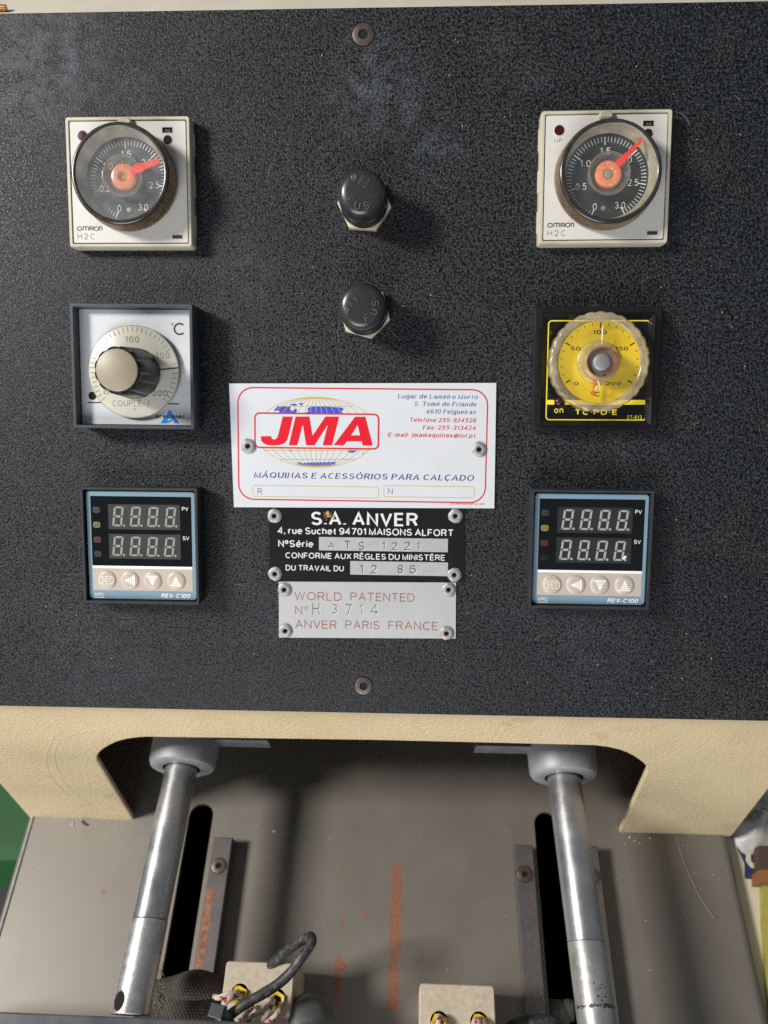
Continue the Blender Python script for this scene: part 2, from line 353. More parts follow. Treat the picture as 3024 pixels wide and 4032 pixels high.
# ------------------------------------------------------------------ lettering: pen strokes, cap height 10
def P_(s):
    """'x,y x,y' points and 'ccx:cy:rx:ry:a0:a1' arcs"""
    out = []
    for t in s.split():
        if t[0] == 'c':
            cx, cy, rx, ry, a0, a1 = map(float, t[1:].split(':')); n = max(4, int(abs(a1 - a0) / 20))
            out += [(cx + rx * math.cos(R(a0 + (a1 - a0) * k / n)), cy + ry * math.sin(R(a0 + (a1 - a0) * k / n))) for k in range(n + 1)]
        else: out.append(tuple(map(float, t.split(','))))
    return out
FONT_SRC = {
 'A': (8, '0,0 4,10 8,0|1.4,3.4 6.6,3.4'), 'B': (6.8, '0,10 0,0 4.3,0 c4.3:2.65:2.5:2.65:-90:90 0,5.3|0,10 4,10 c4:7.65:2.3:2.35:90:-90'),
 'C': (7.6, 'c4.2:5:4.2:5:48:312'), 'D': (7.6, '0,0 0,10 3.2,10 c3.2:5:4.4:5:90:-90 0,0'), 'E': (6.2, '6,10 0,10 0,0 6.2,0|0,5.2 5.6,5.2'),
 'F': (5.8, '5.8,10 0,10 0,0|0,5 5.2,5'), 'G': (8.2, 'c4.3:5:4.3:5:45:335 8.1,4.6 4.9,4.6|8.1,4.6 8.1,0'), 'H': (7, '0,0 0,10|7,0 7,10|0,5.2 7,5.2'),
 'I': (0, '0,0 0,10'), 'J': (4.6, '4.6,10 4.6,3 c2.3:3:2.3:3:0:-175'), 'K': (6.8, '0,0 0,10|6.5,10 0,3.6|2.4,5.9 6.9,0'), 'L': (5.6, '0,10 0,0 5.6,0'),
 'M': (8.6, '0,0 0,10 4.3,0.4 8.6,10 8.6,0'), 'N': (7, '0,0 0,10 7,0 7,10'), 'O': (9, 'o4.5:5:4.5:5'), 'P': (6.8, '0,0 0,10 4.2,10 c4.2:7.4:2.6:2.6:90:-90 0,4.8'),
 'Q': (9, 'o4.5:5:4.5:5|5.2,2.8 8.6,-.6'), 'R': (7, '0,0 0,10 4.2,10 c4.2:7.5:2.5:2.5:90:-90 0,5|4.2,5 6.9,0'),
 'S': (7, 'c3.5:7.45:3.1:2.55:25:270 c3.5:2.45:3.4:2.45:90:-160'), 'T': (7.4, '0,10 7.4,10|3.7,10 3.7,0'), 'U': (7.2, '0,10 0,3.4 c3.6:3.4:3.6:3.4:180:360 7.2,10'),
 'V': (7.6, '0,10 3.8,0 7.6,10'), 'W': (11, '0,10 2.75,0 5.5,10 8.25,0 11,10'), 'X': (7, '0,0 7,10|0,10 7,0'), 'Y': (7, '0,10 3.5,4.6 7,10|3.5,4.6 3.5,0'), 'Z': (6.6, '0,10 6.6,10 0,0 6.6,0'),
 'a': (5.4, 'c2.8:5:2.4:2.2:160:0 5.2,0|o2.6:2.15:2.6:2.15'), 'b': (5.8, '0,10 0,0|o2.9:3.6:2.9:3.6'), 'c': (5.4, 'c3:3.6:3:3.6:48:312'), 'd': (5.8, '5.8,10 5.8,0|o2.9:3.6:2.9:3.6'),
 'e': (5.8, '0.1,3.8 c2.9:3.6:2.9:3.6:3:315'), 'f': (3.2, '1.4,0 1.4,8.2 c3:8.2:1.6:1.8:180:90|0,7 3,7'), 'g': (5.8, 'o2.9:3.6:2.9:3.6|5.8,7.2 5.8,-.8 c2.9:-.8:2.9:2.2:0:-150'),
 'h': (5.2, '0,10 0,0|c2.6:4.6:2.6:2.6:180:0 5.2,0'), 'i': (0, '0,7.2 0,0|0,8.8 0,10.1'), 'j': (1.4, '1.4,7.2 1.4,-1.4 c.2:-1.4:1.2:1.4:0:-90|1.4,8.8 1.4,10.1'), 'k': (5, '0,10 0,0|4.7,7.2 0,2.8|1.9,4.5 5,0'),
 'l': (0, '0,10 0,0'), 'm': (8, '0,7.2 0,0|c2:5:2:2.2:180:0 4,0|c6:5:2:2.2:180:0 8,0'), 'n': (5.2, '0,7.2 0,0|c2.6:4.6:2.6:2.6:180:0 5.2,0'), 'o': (6, 'o3:3.6:3:3.6'),
 'p': (5.8, '0,7.2 0,-3|o2.9:3.6:2.9:3.6'), 'q': (5.8, '5.8,7.2 5.8,-3|o2.9:3.6:2.9:3.6'), 'r': (3.2, '0,7.2 0,0|c2.5:4.5:2.5:2.6:180:75'),
 's': (5, 'c2.5:5.35:2.3:1.85:25:270 c2.5:1.75:2.5:1.75:90:-160'), 't': (3.2, '1.4,9.2 1.4,1.6 c3:1.6:1.6:1.6:180:270|0,7 3.2,7'), 'u': (5.2, '0,7.2 0,2.6 c2.6:2.6:2.6:2.6:180:360|5.2,7.2 5.2,0'),
 'v': (5.4, '0,7.2 2.7,0 5.4,7.2'), 'w': (8, '0,7.2 2,0 4,7.2 6,0 8,7.2'), 'x': (5.2, '0,0 5.2,7.2|0,7.2 5.2,0'), 'y': (5.4, '0,7.2 2.8,0|5.4,7.2 1.6,-3 0.4,-3'), 'z': (5, '0,7.2 5,7.2 0,0 5,0'),
 '0': (6.2, 'o3.1:5:3.1:5'), '1': (3, '0.2,7.5 2.6,10 2.6,0'), '2': (6.2, 'c3.1:7.1:3:2.9:170:-35 0.1,0 6.2,0'), '3': (6, 'c3:7.5:2.7:2.5:155:-90|c3:2.6:3.1:2.6:90:-155'),
 '4': (6.6, '4.9,0 4.9,10 0,2.9 6.6,2.9'), '5': (6.2, '5.8,10 1.2,10 0.6,5.3|c3.05:3.25:3.15:3.25:140:-150'), '6': (6.2, 'o3.1:3.1:3.1:3.1|c3.3:5.6:3.3:4.4:45:200'),
 '7': (6.2, '0,10 6.2,10 2.2,0'), '8': (6.2, 'o3.1:7.5:2.7:2.5|o3.1:2.5:3.1:2.5'), '9': (6.2, 'o3.1:6.9:3.1:3.1|c2.9:4.4:3.3:4.4:20:-135'),
 '.': (.2, '0,0 0,1'), ',': (.6, '.6,1 0,-1.6'), ':': (.2, '0,0 0,1|0,6 0,7'), '-': (3.2, '0,3.9 3.2,3.9'), '_': (6, '0,-1 6,-1'), '·': (1, '0,5 1,5'),
 '°': (3, 'o1.5:8.4:1.5:1.6'), 'º': (3.6, 'o1.8:7.6:1.8:2.4'), '@': (10, 'c5:3.6:5:5:-50:290|o5:3.6:2.3:2.6|7.4,6.2 7.4,2.4'),
 'Á': (8, 'A|4,11.4 5.6,13.4'), 'Ó': (9, 'O|4.5,11.4 6.1,13.4'), 'È': (6.2, 'E|3.6,11.4 2,13.4'), 'é': (5.8, 'e|2.6,8.6 4.4,10.8'), 'Ç': (7.6, 'C|4.2,0 3.6,-2.4'),
 ' ': (1.8, ''),
}
def glyph(ch):
    w, src = FONT_SRC[ch]; out = []
    for s in src.split('|'):
        if not s: continue
        if len(s) == 1: out += glyph(s)[1]
        elif s[0] == 'o':
            cx, cy, rx, ry = map(float, s[1:].split(':')); out.append((P_('c%g:%g:%g:%g:0:360' % (cx, cy, rx, ry)), True))
        else: out.append((P_(s), False))
    return w, out
LIFT = .012
def text(g, s, x0, x1, yb, yc, z, w=.95, wy=None, slant=0., serif=False, gap=2.6, m=0, fn=None, yb1=None):
    """lettering between x0 and x1 on the base line yb, capitals up to yc; w = stroke width in tenths of the cap height"""
    wy = w if wy is None else wy; pen = []; x = 0.
    for ch in s:
        gw, st = glyph(ch); hw = w / 2
        for pts, cl in st: pen.append(([(px + x + hw, py) for px, py in pts], cl, (px_min(pts), ch)))
        x += gw + gap + (w if ch != ' ' else 0)
    tot = x - gap; sy = (yc - yb) / 10
    sh = slant
    # inset so that the outer edges of the strokes reach the box
    sx = (x1 - x0 - abs(sh) * 10 * sy) / tot
    k = 0; slope = 0 if yb1 is None else (yb1 - yb) / (x1 - x0)
    def T(px, py):
        yy = py * (10 - wy) / 10 + wy / 2 if True else py
        X = x0 + px * sx + sh * yy * sy; Y = yb + yy * sy
        Y += (X - x0) * slope
        return (X, Y) if fn is None else fn(X, Y)
    for pts, cl, info in pen:
        lf = (k % 4) * LIFT; k += 1
        n = len(pts)
        W_ = w / 2; H_ = wy / 2
        g.line(pts, W_, z, cl, m, H_ * 10 / (10 - wy), lf, T)
        if serif and not cl and info[1] not in '.,:-@·':
            for (a, b) in ((pts[0], pts[1]), (pts[-1], pts[-2])):
                dx, dy = b[0] - a[0], b[1] - a[1]
                if abs(dy) > abs(dx) * .9 and (abs(a[1]) < .4 or abs(a[1] - 10) < .4 or abs(a[1] - 7.2) < .3 or abs(a[1] + 3) < .3):
                    l = 1.5 if abs(a[1]) < .4 or abs(a[1] - 10) < .4 else .9
                    g.line([(a[0] - l, a[1]), (a[0] + l * (.9 if a[1] < .5 or a[1] > 9 else .2), a[1])], .3, z, False, m, .36, ((k + 1) % 4) * LIFT + .006, T)
                elif abs(dx) > abs(dy) * 2 and info[1] in 'EFTLZ25':
                    sg = 1 if a[1] < 5 else -1
                    if abs(a[1]) < .4 or abs(a[1] - 10) < .4:
                        g.line([(a[0], a[1]), (a[0] + (.25 if b[0] < a[0] else -.25), a[1] + sg * 2)], .34, z, False, m, .3, ((k + 2) % 4) * LIFT + .006, T)
def px_min(p): return min(a for a, b in p)

# ------------------------------------------------------------------ things
def tag(o, label=None, cat=None, group=None, kind=None):
    if label: o['label'] = label
    if cat: o['category'] = cat
    if group: o['group'] = group
    if kind: o['kind'] = kind
    return o
class Th:
    """a thing standing on the panel: local x, y along the panel, z out of it (mm)"""
    def __init__(s, name, label, cat, pos, rot=0., group=None, kind=None, sc_=1.):
        s.o = bpy.data.objects.new(name, None); COL.objects.link(s.o); s.o.empty_display_size = .01
        tag(s.o, label, cat, group, kind); s.p = pos; s.r = rot; s.k = sc_
        s.o.matrix_world = MP.to_4x4() @ Matrix.Translation(Vector(pos) * .001) @ Matrix.Rotation(rot, 4, 'Z') @ Matrix.Diagonal((sc_, sc_, 1, 1))
    def loc(s, px, py, z):
        """photo pixel -> local xy on the plane z (mm above the panel)"""
        x, y = onpanel(px, py, z + s.p[2]); x -= s.p[0]; y -= s.p[1]; c, n = math.cos(-s.r), math.sin(-s.r)
        return (x * c - y * n) / s.k, (x * n + y * c) / s.k
class Zoom:
    """coordinates read in an enlarged piece of the photograph"""
    def __init__(s, th, x0, y0, k, z): s.t, s.x, s.y, s.k, s.z = th, x0, y0, k, z
    def __call__(s, u, v, z=None): return s.t.loc(s.x + u * s.k, s.y + v * s.k, s.z if z is None else z)
    def rect(s, u0, v0, u1, v1, z=None):
        a, b, c, d = s(u0, v0, z), s(u1, v0, z), s(u1, v1, z), s(u0, v1, z)
        l, r, t, bo = (a[0] + d[0]) / 2, (b[0] + c[0]) / 2, (a[1] + b[1]) / 2, (c[1] + d[1]) / 2
        return (l + r) / 2, (t + bo) / 2, abs(r - l), abs(t - bo)
    def mm(s, n): return math.dist(s(800, 800), s(800 + n, 800))
    def text(s, g, st, u0, u1, vb, vc, z=None, **k):
        z = s.z if z is None else z
        if isinstance(g, tuple):
            gg = G(); s.text(gg, st, u0, u1, vb, vc, z, **k); return gg.build(g[0], g[1], g[2])
        a, b, c, d = s(u0, vb, z), s(u1, vb, z), s(u0, vc, z), s(u1, vc, z)
        yb = (a[1] + b[1]) / 2; yc = (c[1] + d[1]) / 2
        text(g, st, (a[0] + c[0]) / 2, (b[0] + d[0]) / 2, yb, yc, z, **k)

# ================================================================== machine housing (cream) and its apron
PY0, PY1 = -121.3, 157.9                    # black panel, bottom and top edge in panel y
XL, XR = -210.8, 171.0
P0 = MP @ Vector((0, PY0, -3)); DN = (MP @ Vector((0, -.7694, -.6387))).normalized(); AN = Vector((1, 0, 0)).cross(DN)
def onapron(px, py):
    q = onplane(px, py, P0, AN); return q.x, -(q - P0).dot(DN)       # local x, up
TZ = -207.2                                  # height of the work table's top
hs = bpy.data.objects.new('machine_housing', None); COL.objects.link(hs)
tag(hs, 'cream painted sheet metal machine housing with arched cut-out below the black panel', 'machine housing')
hs.matrix_world = Matrix.Translation(Vector((-20, P0.y, TZ)) * .001)
def part_frame(o, parent, mw):
    o.parent = parent; o.matrix_parent_inverse = parent.matrix_world.inverted(); o.matrix_world = mw; return o
MPAN = MP.to_4x4()
# front frame behind the black board
g = G(); g.box(XL, XR, PY0, PY1, -6.2, -3.2)
part_frame(g.build('front_frame', M_cream), hs, MPAN)
# apron with the arched cut-out
AM = Matrix((( 1, 0, 0), (0, 0, 0), (0, 0, 0)))
ax_up = -DN; ax_n = Vector((1, 0, 0)).cross(ax_up)     # x, up, normal towards the operator
AMW = Matrix(((1, ax_up.x, ax_n.x, 0), (0, ax_up.y, ax_n.y, P0.y * .001), (0, ax_up.z, ax_n.z, P0.z * .001), (0, 0, 0, 1)))
ll, lr, rl_, rr_ = [onapron(*p) for p in ((109, 3228), (524, 3228), (2439, 3284), (2876, 3301))]
low = (ll[1] + lr[1] + rl_[1] + rr_[1]) / 4
cut = [onapron(*p) for p in ((524, 3228), (383, 2996), (381, 2984), (384, 2973), (398, 2957), (415, 2945), (436, 2933), (462, 2921), (500, 2911), (540, 2905), (583, 2902), (1500, 2915), (2334, 2935),
       (2390, 2942), (2435, 2952), (2470, 2965), (2495, 2978), (2520, 2995), (2536, 3008), (2545, 3018), (2548, 3030), (2544, 3044), (2439, 3279))]
cut[0] = (cut[0][0], low); cut[-1] = (cut[-1][0], low)
out = [(XL, 0)] + [(XL, low)] + cut + [(XR, low), (XR, 0)]
g = G(); g.poly([out], -3, 0); apron = part_frame(g.build('apron', M_cream, smooth=False), hs, AMW)
bv = apron.modifiers.new('bevel', 'BEVEL'); bv.width = .0007; bv.segments = 2; bv.limit_method = 'ANGLE'; bv.angle_limit = R(50)
# a long run in the paint, raised, curving over the left leg
for k, pts in enumerate((((455, 2858), (400, 2868), (340, 2878), (280, 2893), (240, 2910), (222, 2935), (213, 2965), (216, 3000), (228, 3035), (246, 3070), (270, 3100), (300, 3130), (330, 3152), (365, 3178)),
                         ((180, 2922), (215, 2900), (196, 2935), (180, 2975), (180, 3010), (192, 3045), (215, 3080), (245, 3112), (285, 3142)))):
    g = G(); q = [onapron(*p) for p in pts]
    q = [((a[0] * (1 - t) + b[0] * t), (a[1] * (1 - t) + b[1] * t)) for a, b in zip(q, q[1:]) for t in (0, .33, .66)]
    g.tube([(x + random.uniform(-.15, .15), y + random.uniform(-.15, .15), .02) for x, y in q], .4, 8, flat=.2)
    part_frame(g.build('paint_run', M_cream), hs, AMW)
# sides, back and top of the housing, going straight back
yb = P0.y + 250; ztop = (MP @ Vector((0, PY1, -3))).z; ytop = (MP @ Vector((0, PY1, -3))).y
def side(x, name):
    g = G(); zl = (P0 - low * -DN * 0 + DN * -low).z if False else TZ + 1
    yl = (P0 + DN * (-low)).y
    prof = [(P0.y + 1, P0.z), (yl + 1, zl), (yb, zl), (yb, ztop), (ytop + 4, ztop)]
    rings = [[(xx, y, z) for y, z in prof] for xx in ((x, x + 2) if x < 0 else (x - 2, x))]
    g.loft(rings); part_frame(g.build(name, M_cream, smooth=False), hs, Matrix.Identity(4))
side(XL, 'side_panel'); side(XR, 'side_panel')
g = G(); g.box(XL + 2, XR - 2, yb - 2, yb, TZ + 1, ztop)
part_frame(g.build('back_panel', M_cream), hs, Matrix.Identity(4))
g = G()
for (y0, y1, z0, z1) in ((0, 240, 0, 0),):
    prof = [(ytop + .5, ztop - 3.0), (ytop + .2, ztop - .6), (ytop + .9, ztop + .25), (ytop + 2.6, ztop + .7), (yb, ztop + .7), (yb, ztop - 3)]
    g.loft([[(xx, y, z) for y, z in prof] for xx in (XL, XR)])
part_frame(g.build('top_panel', M_creamtop), hs, Matrix.Identity(4))

# ================================================================== black control panel
pn = Th('control_panel', 'black grain-painted control panel carrying the dials and name plates', 'control panel', (-20, 18, 0))
g = G(); W_, H_ = XR - XL, PY1 - PY0
g.loft([rrect(W_, H_, .6, z_, cx=(XL + XR) / 2 + 20, cy=(PY0 + PY1) / 2 - 18) for z_ in (-3, -.35)] + [rrect(W_ - .7, H_ - .7, .4, 0, cx=(XL + XR) / 2 + 20, cy=(PY0 + PY1) / 2 - 18)])
g.build('board', M_panel, pn.o)

def hexhole(g, r, z, zb, m, ph=0.): pass
def cap_screw(px, py, r, hexr, ph, label, seat=0.0, group='countersunk screws of the black panel'):
    x, y = onpanel(px, py, 0); t = Th('screw', label, 'screw', (x, y, 0), ph, group)
    g = G(); n = 36
    g.lathe([(r + .45, .02), (r + .4, .10), (r + .05, .04)], n, cap0=False, cap1=False, m=1)
    g.lathe([(r, -.4), (r, .28), (r - .25, .42), (hexr + .4, .45)], n, cap0=False, cap1=False)
    hexa = lambda q, z: [(min(q / math.cos(((2 * math.pi * k / n) % (math.pi / 3)) - math.pi / 6), q * 1.16) * math.cos(2 * math.pi * k / n), min(q / math.cos(((2 * math.pi * k / n) % (math.pi / 3)) - math.pi / 6), q * 1.16) * math.sin(2 * math.pi * k / n), z) for k in range(n)]
    c0 = [( (hexr + .4) * math.cos(2 * math.pi * k / n), (hexr + .4) * math.sin(2 * math.pi * k / n), .45) for k in range(n)]
    g.loft([c0, hexa(hexr, .2)], False, False, m=1); g.build('head', [M_steel, M_void], t.o)
    g = G(); g.loft([hexa(hexr, .2), hexa(hexr * .97, .03)], False, True, m=0); g.build('socket', M_void, t.o); return t
cap_screw(1430, 136, 4.1, 1.45, R(0), 'rusty hex socket screw near the top edge of the black panel')
cap_screw(1432, 2701, 3.75, 1.3, R(15), 'brown hex socket screw below the silver plate at the panel bottom')

dst = Th('dust', 'pale dust specks and lint scattered over the black panel', 'dust', (-20, 18, 0), kind='stuff')
g = G()
for _ in range(420):
    x, y = random.uniform(-170, 150), random.uniform(-138, 139); r_ = random.choice((.1, .13, .16, .2, .3)) * random.uniform(.7, 1.1); q = random.uniform(0, 6)
    g.lathe([(r_, .03), (r_ * .8, .12 + r_ * .4), (.01, .15 + r_ * .5)], 6, x, y, rad=lambda i, r, z: r * (1 + .35 * math.sin(i * 2 + q)))
for _ in range(26):
    x, y, a, l = random.uniform(-165, 145), random.uniform(-135, 135), random.uniform(0, 6.28), random.uniform(2, 7); k = random.uniform(-.25, .25); P = []
    for i in range(6): P.append((x, y, .18)); x += l / 5 * math.cos(a); y += l / 5 * math.sin(a); a += k
    g.tube(P, .05, 4)
g.build('specks', mat('pale_dust', (.34, .31, .25), .9, var=.3, vs=1), dst.o)

# ================================================================== analogue timers
def timer(cx, cy, rot, pointer, glass, label, knobpx, up, dome, zk=22.3, bronze_side=True):
    t = Th('analogue_timer', label, 'timer', (*onpanel(cx, cy, 6.0), -5.6), rot, 'white square timers with round knurled dials', sc_=1.018)
    ZL = Zoom(PROTO_T[0] if PROTO_T else t, 200, 400, .42194, 11.3)
    if not PROTO_T: PROTO_T.append(t)
    g = G()
    ring = lambda w, r, z: rrect(w, w, r, z)
    g.loft([ring(47.6, 1.2, 0), ring(47.6, 1.2, 4.5), ring(47.9, 1.2, 4.9), ring(48.0, 1.2, 10.9), ring(47.2, .9, 11.6), ring(45.4, .6, 11.6), ring(45.1, .6, 10.6)],
           mats=[0, 0, 0, 0, 0, 0, 1])
    for sx in (-1, 1):
        for yy in (-15, 0, 15): g.box(sx * 23.7 - .5, sx * 23.7 + .5, yy - 4, yy + 4, 4.4, 7.6, ch=.15)
    g.build('casing', [M_beige, M_gap], t.o)
    g = G(); slab(g, 44.5, 44.5, .5, 10.6, 11.3, .12); fp = g.build('face_plate', M_face, t.o)
    # features of the face
    def disc(u, v, r, m, name, dome_=0.):
        x, y = ZL(u, v); g = G(); rr = ZL.mm(r)
        g.lathe([(rr + .25, 11.32), (rr + .2, 11.42), (rr, 11.42), (rr * .98, 11.34)], 24, x, y, cap1=False, m=1)
        g.lathe([(rr * .98, 11.34), (rr * .7, 11.34 + dome_), (.05, 11.36 + dome_ * 1.3)], 24, x, y)
        return g.build(name, [m, M_face], t.o)
    disc(297 if not up else 300, 320 if not up else 322, 46, M_led_red, 'indicator_lamp', .05)
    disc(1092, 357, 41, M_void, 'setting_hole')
    for (u0, v0, u1, v1, mm, nm) in ((1040, 240, 1135, 291, M_window, 'range_window'), (1135, 1246, 1228, 1280, M_brown, 'unit_window')):
        x, y, w, h = ZL.rect(u0, v0, u1, v1); g = G()
        g.poly([rr2(w + .5, h + .5, .15, x, y), rr2(w, h, .1, x, y)], 11.30, 11.38, m=1)
        g.poly([rr2(w, h, .1, x, y)], 11.32)
        if nm == 'range_window': ZL.text(g, '30', 1062, 1112, 283, 258, 11.34, m=2, w=1.2)
        g.build(nm, [mm, M_face, M_taupe], t.o)
    g = G()
    z = 11.34
    # maker's name, rounded open letters
    a = ZL(248, 1203, z); b = ZL(475, 1203, z); c = ZL(248, 1168, z); h = c[1] - a[1]; wl = (b[0] - a[0])
    def st(pts, close=False, k=0): g.line([(a[0] + x * wl / 46, a[1] + y * h / 10) for x, y in pts], .16, z + k * .01, close)
    st(P_('c4.2:5:4.2:5:0:360')[:-1], True)
    st(P_('11,0 11,10 19,10 c19:7.5:2.2:2.5:90:0 21.2,0')); st([(16.1, 10), (16.1, 0)], k=1)
    st(P_('24,0 24,10 28,10 c28:7.4:2.6:2.6:90:-90 24,4.8')); st([(27.5, 4.8), (30.4, 0)], k=1)
    st(P_('c36:5:4:5:0:360')[:-1], True)
    st(P_('42,0 42,10 44,10 c44:7.5:2.6:2.5:90:0 46.6,0'))
    ZL.text(('lettering', M_ink, t.o), 'H2C', 250, 412, 1285, 1232, z, w=.75, gap=4.2)
    if up: ZL.text(('lettering', M_ink, t.o), 'UP', 262, 330, 430, 396, z, w=.8, gap=3.4)
    g.build('lettering', M_ink, t.o)
    # tab above the knob
    g = G(); x, y = ZL(690, 186, 12.5); slab(g, 5.2, 2.6, 1.2, 11.2, 13.2, .5, x, y); g.build('index_tab', M_beige, t.o)
    # knob: knurled cone with a clear window
    kx, ky = t.loc(*knobpx, zk)
    kn = G(); n = 360
    kr = lambda i, r, z: r + (.22 if i % 2 else -.22) * (1 if 12.2 < z < zk - .9 else 0)
    kn.lathe([(18.2, 11.4), (18.5, 11.9)], n, kx, ky, m=0, cap1=False)
    kn.lathe([(18.5, 11.9), (18.75, 12.4), (18.2, zk - 1.0)], n, kx, ky, m=0, rad=kr, cap1=False)
    kn.lathe([(18.05, zk - 1.0), (18.1, zk - .35), (17.7, zk), (16.9, zk), (16.6, zk - .3)], 96, kx, ky, m=1, cap1=False)
    kn.lathe([(16.6, zk - .3), (16.2, zk - 1.6), (15.7, 15.2), (15.1, 14.6)], 96, kx, ky, m=2, cap1=False)
    knob = kn.build('knurled_knob', [M_bronze, M_rim, M_taupe], t.o, ang=50)
    g = G(); g.lathe([(15.9, 14.3), (15.9, 14.5), (.05, 14.5)], 64, kx, ky); dial = g.build('dial', M_dial, t.o)
    # scale: 0 at 201 degrees clockwise, 51.7 degrees a major step
    g = G(); dz = 14.55
    dx, dy = (kx + .9 * (1 if not up else -.2), ky - .7)
    for i in range(61):
        an = R(90 - (201 + 310 * i / 60)); r1 = 14.6; L_ = 2.9 if i % 10 == 0 else 1.9
        ww = .2 if i % 10 == 0 else .11
        g.line([(dx + r1 * math.cos(an), dy + r1 * math.sin(an)), (dx + (r1 - L_) * math.cos(an), dy + (r1 - L_) * math.sin(an))], ww, dz)
    for k, s in enumerate(('0', '0.5', '1.0', '1.5', '2.0', '2.5', '3.0')):
        an = R(90 - (201 + 51.7 * k)); rr = (10.8, 9.6, 9.4, 9.6, 9.6, 9.9, 11.0)[k]
        tx, ty = dx + rr * math.cos(an), dy + rr * math.sin(an); hw = .75 if k == 0 else 1.9
        text(g, s, tx - hw, tx + hw, ty - 1.2, ty + 1.2, dz, w=1.1, gap=2.2)
    g.build('scale_markings', mat('dial_ink', (.88, .88, .86), .5, var=.03), t.o)
    g = G(); g.lathe([(1.0, 14.55), (.9, 14.9), (.05, 15)], 16, kx + 1.0 * (-1 if up else 1), ky - 11.4); g.build('stop_pin', M_alu, t.o)
    # hub
    g = G(); g.lathe([(7.3, 14.6), (7.6, 17.5), (7.5, 18.4), (7.1, 18.6), (6.7, 18.2), (6.4, 16.6), (4.4, 16.4)], 48, kx, ky, cap1=False)
    g.build('clear_hub', M_hub, t.o)
    g = G(); g.lathe([(7.75, 18.1), (7.6, 18.6), (7.3, 18.7), (7.1, 18.4)], 48, kx, ky, cap1=False); g.build('hub_rim', mat('moulded_clear_edge', (.30, .27, .24), .12, metal=.5, var=.2, vs=2), t.o)
    g = G(); g.lathe([(4.7, 14.6), (4.9, 16.8), (4.4, 17.6), (3.6, 17.9), (2.2, 17.7), (1.7, 17.2)], 40, kx, ky, cap1=False)
    hub = g.build('hub_knob', M_orange2, t.o)
    g = G()
    if not dome:
        g.lathe([(1.7, 17.2), (1.2, 16.6), (.1, 16.5)], 20, kx, ky)
        for _ in range(9):
            q = random.uniform(0, 6.28); rr = random.uniform(4.2, 6.3); g.lathe([(.45, 16.5), (.35, 17.), (.05, 17.2)], 8, kx + rr * math.cos(q) * .8, ky + abs(rr * math.sin(q)) * .9)
        g.build('amber_resin', M_glue, t.o)
    else:
        g.lathe([(1.7, 17.2), (1.3, 17.7), (.05, 17.9)], 20, kx, ky); g.build('hub_pin', M_tan, t.o)
    pa = R(90 - pointer); g = G()
    c_, s_ = math.cos(pa), math.sin(pa); fr = lambda r, q: (kx + r * c_ - q * s_, ky + r * s_ + q * c_)
    ln = 15.2 if not dome else 15.7
    b_, m_, e_, tp = (1.6, 1.15, .95, .7) if not dome else (1.0, .8, .62, 0)
    g.poly([[fr(4.0, 1.3), fr(4.0, -1.3), fr(7.6, -b_), fr(9.2, -m_), fr(ln - .5, -e_), fr(ln, -tp), fr(ln, tp + .01), fr(ln - .5, e_), fr(9.2, m_), fr(7.6, b_)]], 18.7, 19.5)
    g.build('pointer', M_pointer, t.o)
    g = G(); g.lathe([(16.75, zk - .36), (.05, zk - .35)], 64, kx, ky); g.build('clear_cover', glass, t.o)
    return t
PROTO_T = []
timer(507.1, 717.5, -.002, 71, M_glass_dusty, 'white square timer at upper left with foggy dial, amber resin hub and red hand', (470, 681), False, False, zk=21.3)
timer(2382.7, 698, .005, 45, M_glass, 'white square timer at upper right with orange domed hub and UP lamp', (2406.5, 672), True, True, zk=20.9)

# ================================================================== analogue temperature controller (left)
t = Th('temperature_controller', 'silver faced thermostat with tan capped black knob in dark square frame', 'temperature controller', (-110.9, 21.9, 0), -.008)
ZA = Zoom(t, 230, 1150, .36166, 6.5); ring = lambda w, z, r=.5: rrect(w, w, r, z)
g = G(); g.loft([ring(48.2, 0), ring(48.4, 10.8), ring(48.0, 11.1), ring(46.0, 11.1), ring(45.7, 10.8), ring(45.4, 6.0)], cap1=True, mats=[0, 0, 0, 0, 0, 1])
g.build('frame', [M_grey, M_void], t.o)
g = G(); slab(g, 45.1, 45.1, .3, 6.0, 6.5, .1); g.build('face_plate', M_silver, t.o)
g = G(); z = 6.54
ZA.text(g, 'C', 1252, 1378, 470, 334, z, w=1.35)
x, y = ZA(1238, 348); g.line(circ(ZA.mm(11), x, y, 16), .09, z, True)
g.build('lettering', M_ink, t.o)
for (u0, u1, v) in ((318, 560, 1203), (1012, 1312, 1217)):
    g = G(); a, b = ZA(u0, v), ZA(u1, v); g.line([a, b], .24, z); g.build('black_line', M_ink, t.o)
ZA.text(('lettering', M_ink, t.o), 'arecielec', 1058, 1378, 1376, 1330, z + .05, w=1.7, gap=1.6)
g = G(); tri = [ZA(*p) for p in ((1212, 1277), (1318, 1426), (1268, 1428), (1215, 1340), (1175, 1400), (1200, 1385), (1250, 1375), (1240, 1400), (1200, 1428), (1112, 1428))]
g.poly([[ZA(*p) for p in ((1212, 1277), (1250, 1335), (1222, 1372), (1195, 1375), (1178, 1402), (1210, 1400), (1240, 1378), (1225, 1412), (1185, 1428), (1112, 1428))]], z)
g.poly([[ZA(*p) for p in ((1250, 1337), (1318, 1426), (1270, 1428), (1228, 1374))]], z + .012)
g.build('blue_emblem', M_cyan, t.o)
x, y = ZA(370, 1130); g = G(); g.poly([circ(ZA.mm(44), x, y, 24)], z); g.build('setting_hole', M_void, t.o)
DX, DY = ZA(815, 868, 8.6); g = G()
g.lathe([(18.15, 7.2), (18.25, 7.6), (18.1, 8.3), (17.7, 8.5), (.05, 8.5)], 96, DX, DY); g.build('scale_disc', M_disc, t.o)
g = G(); z = 8.53
g.line(circ(18.0, DX, DY, 96), .07, z, True)
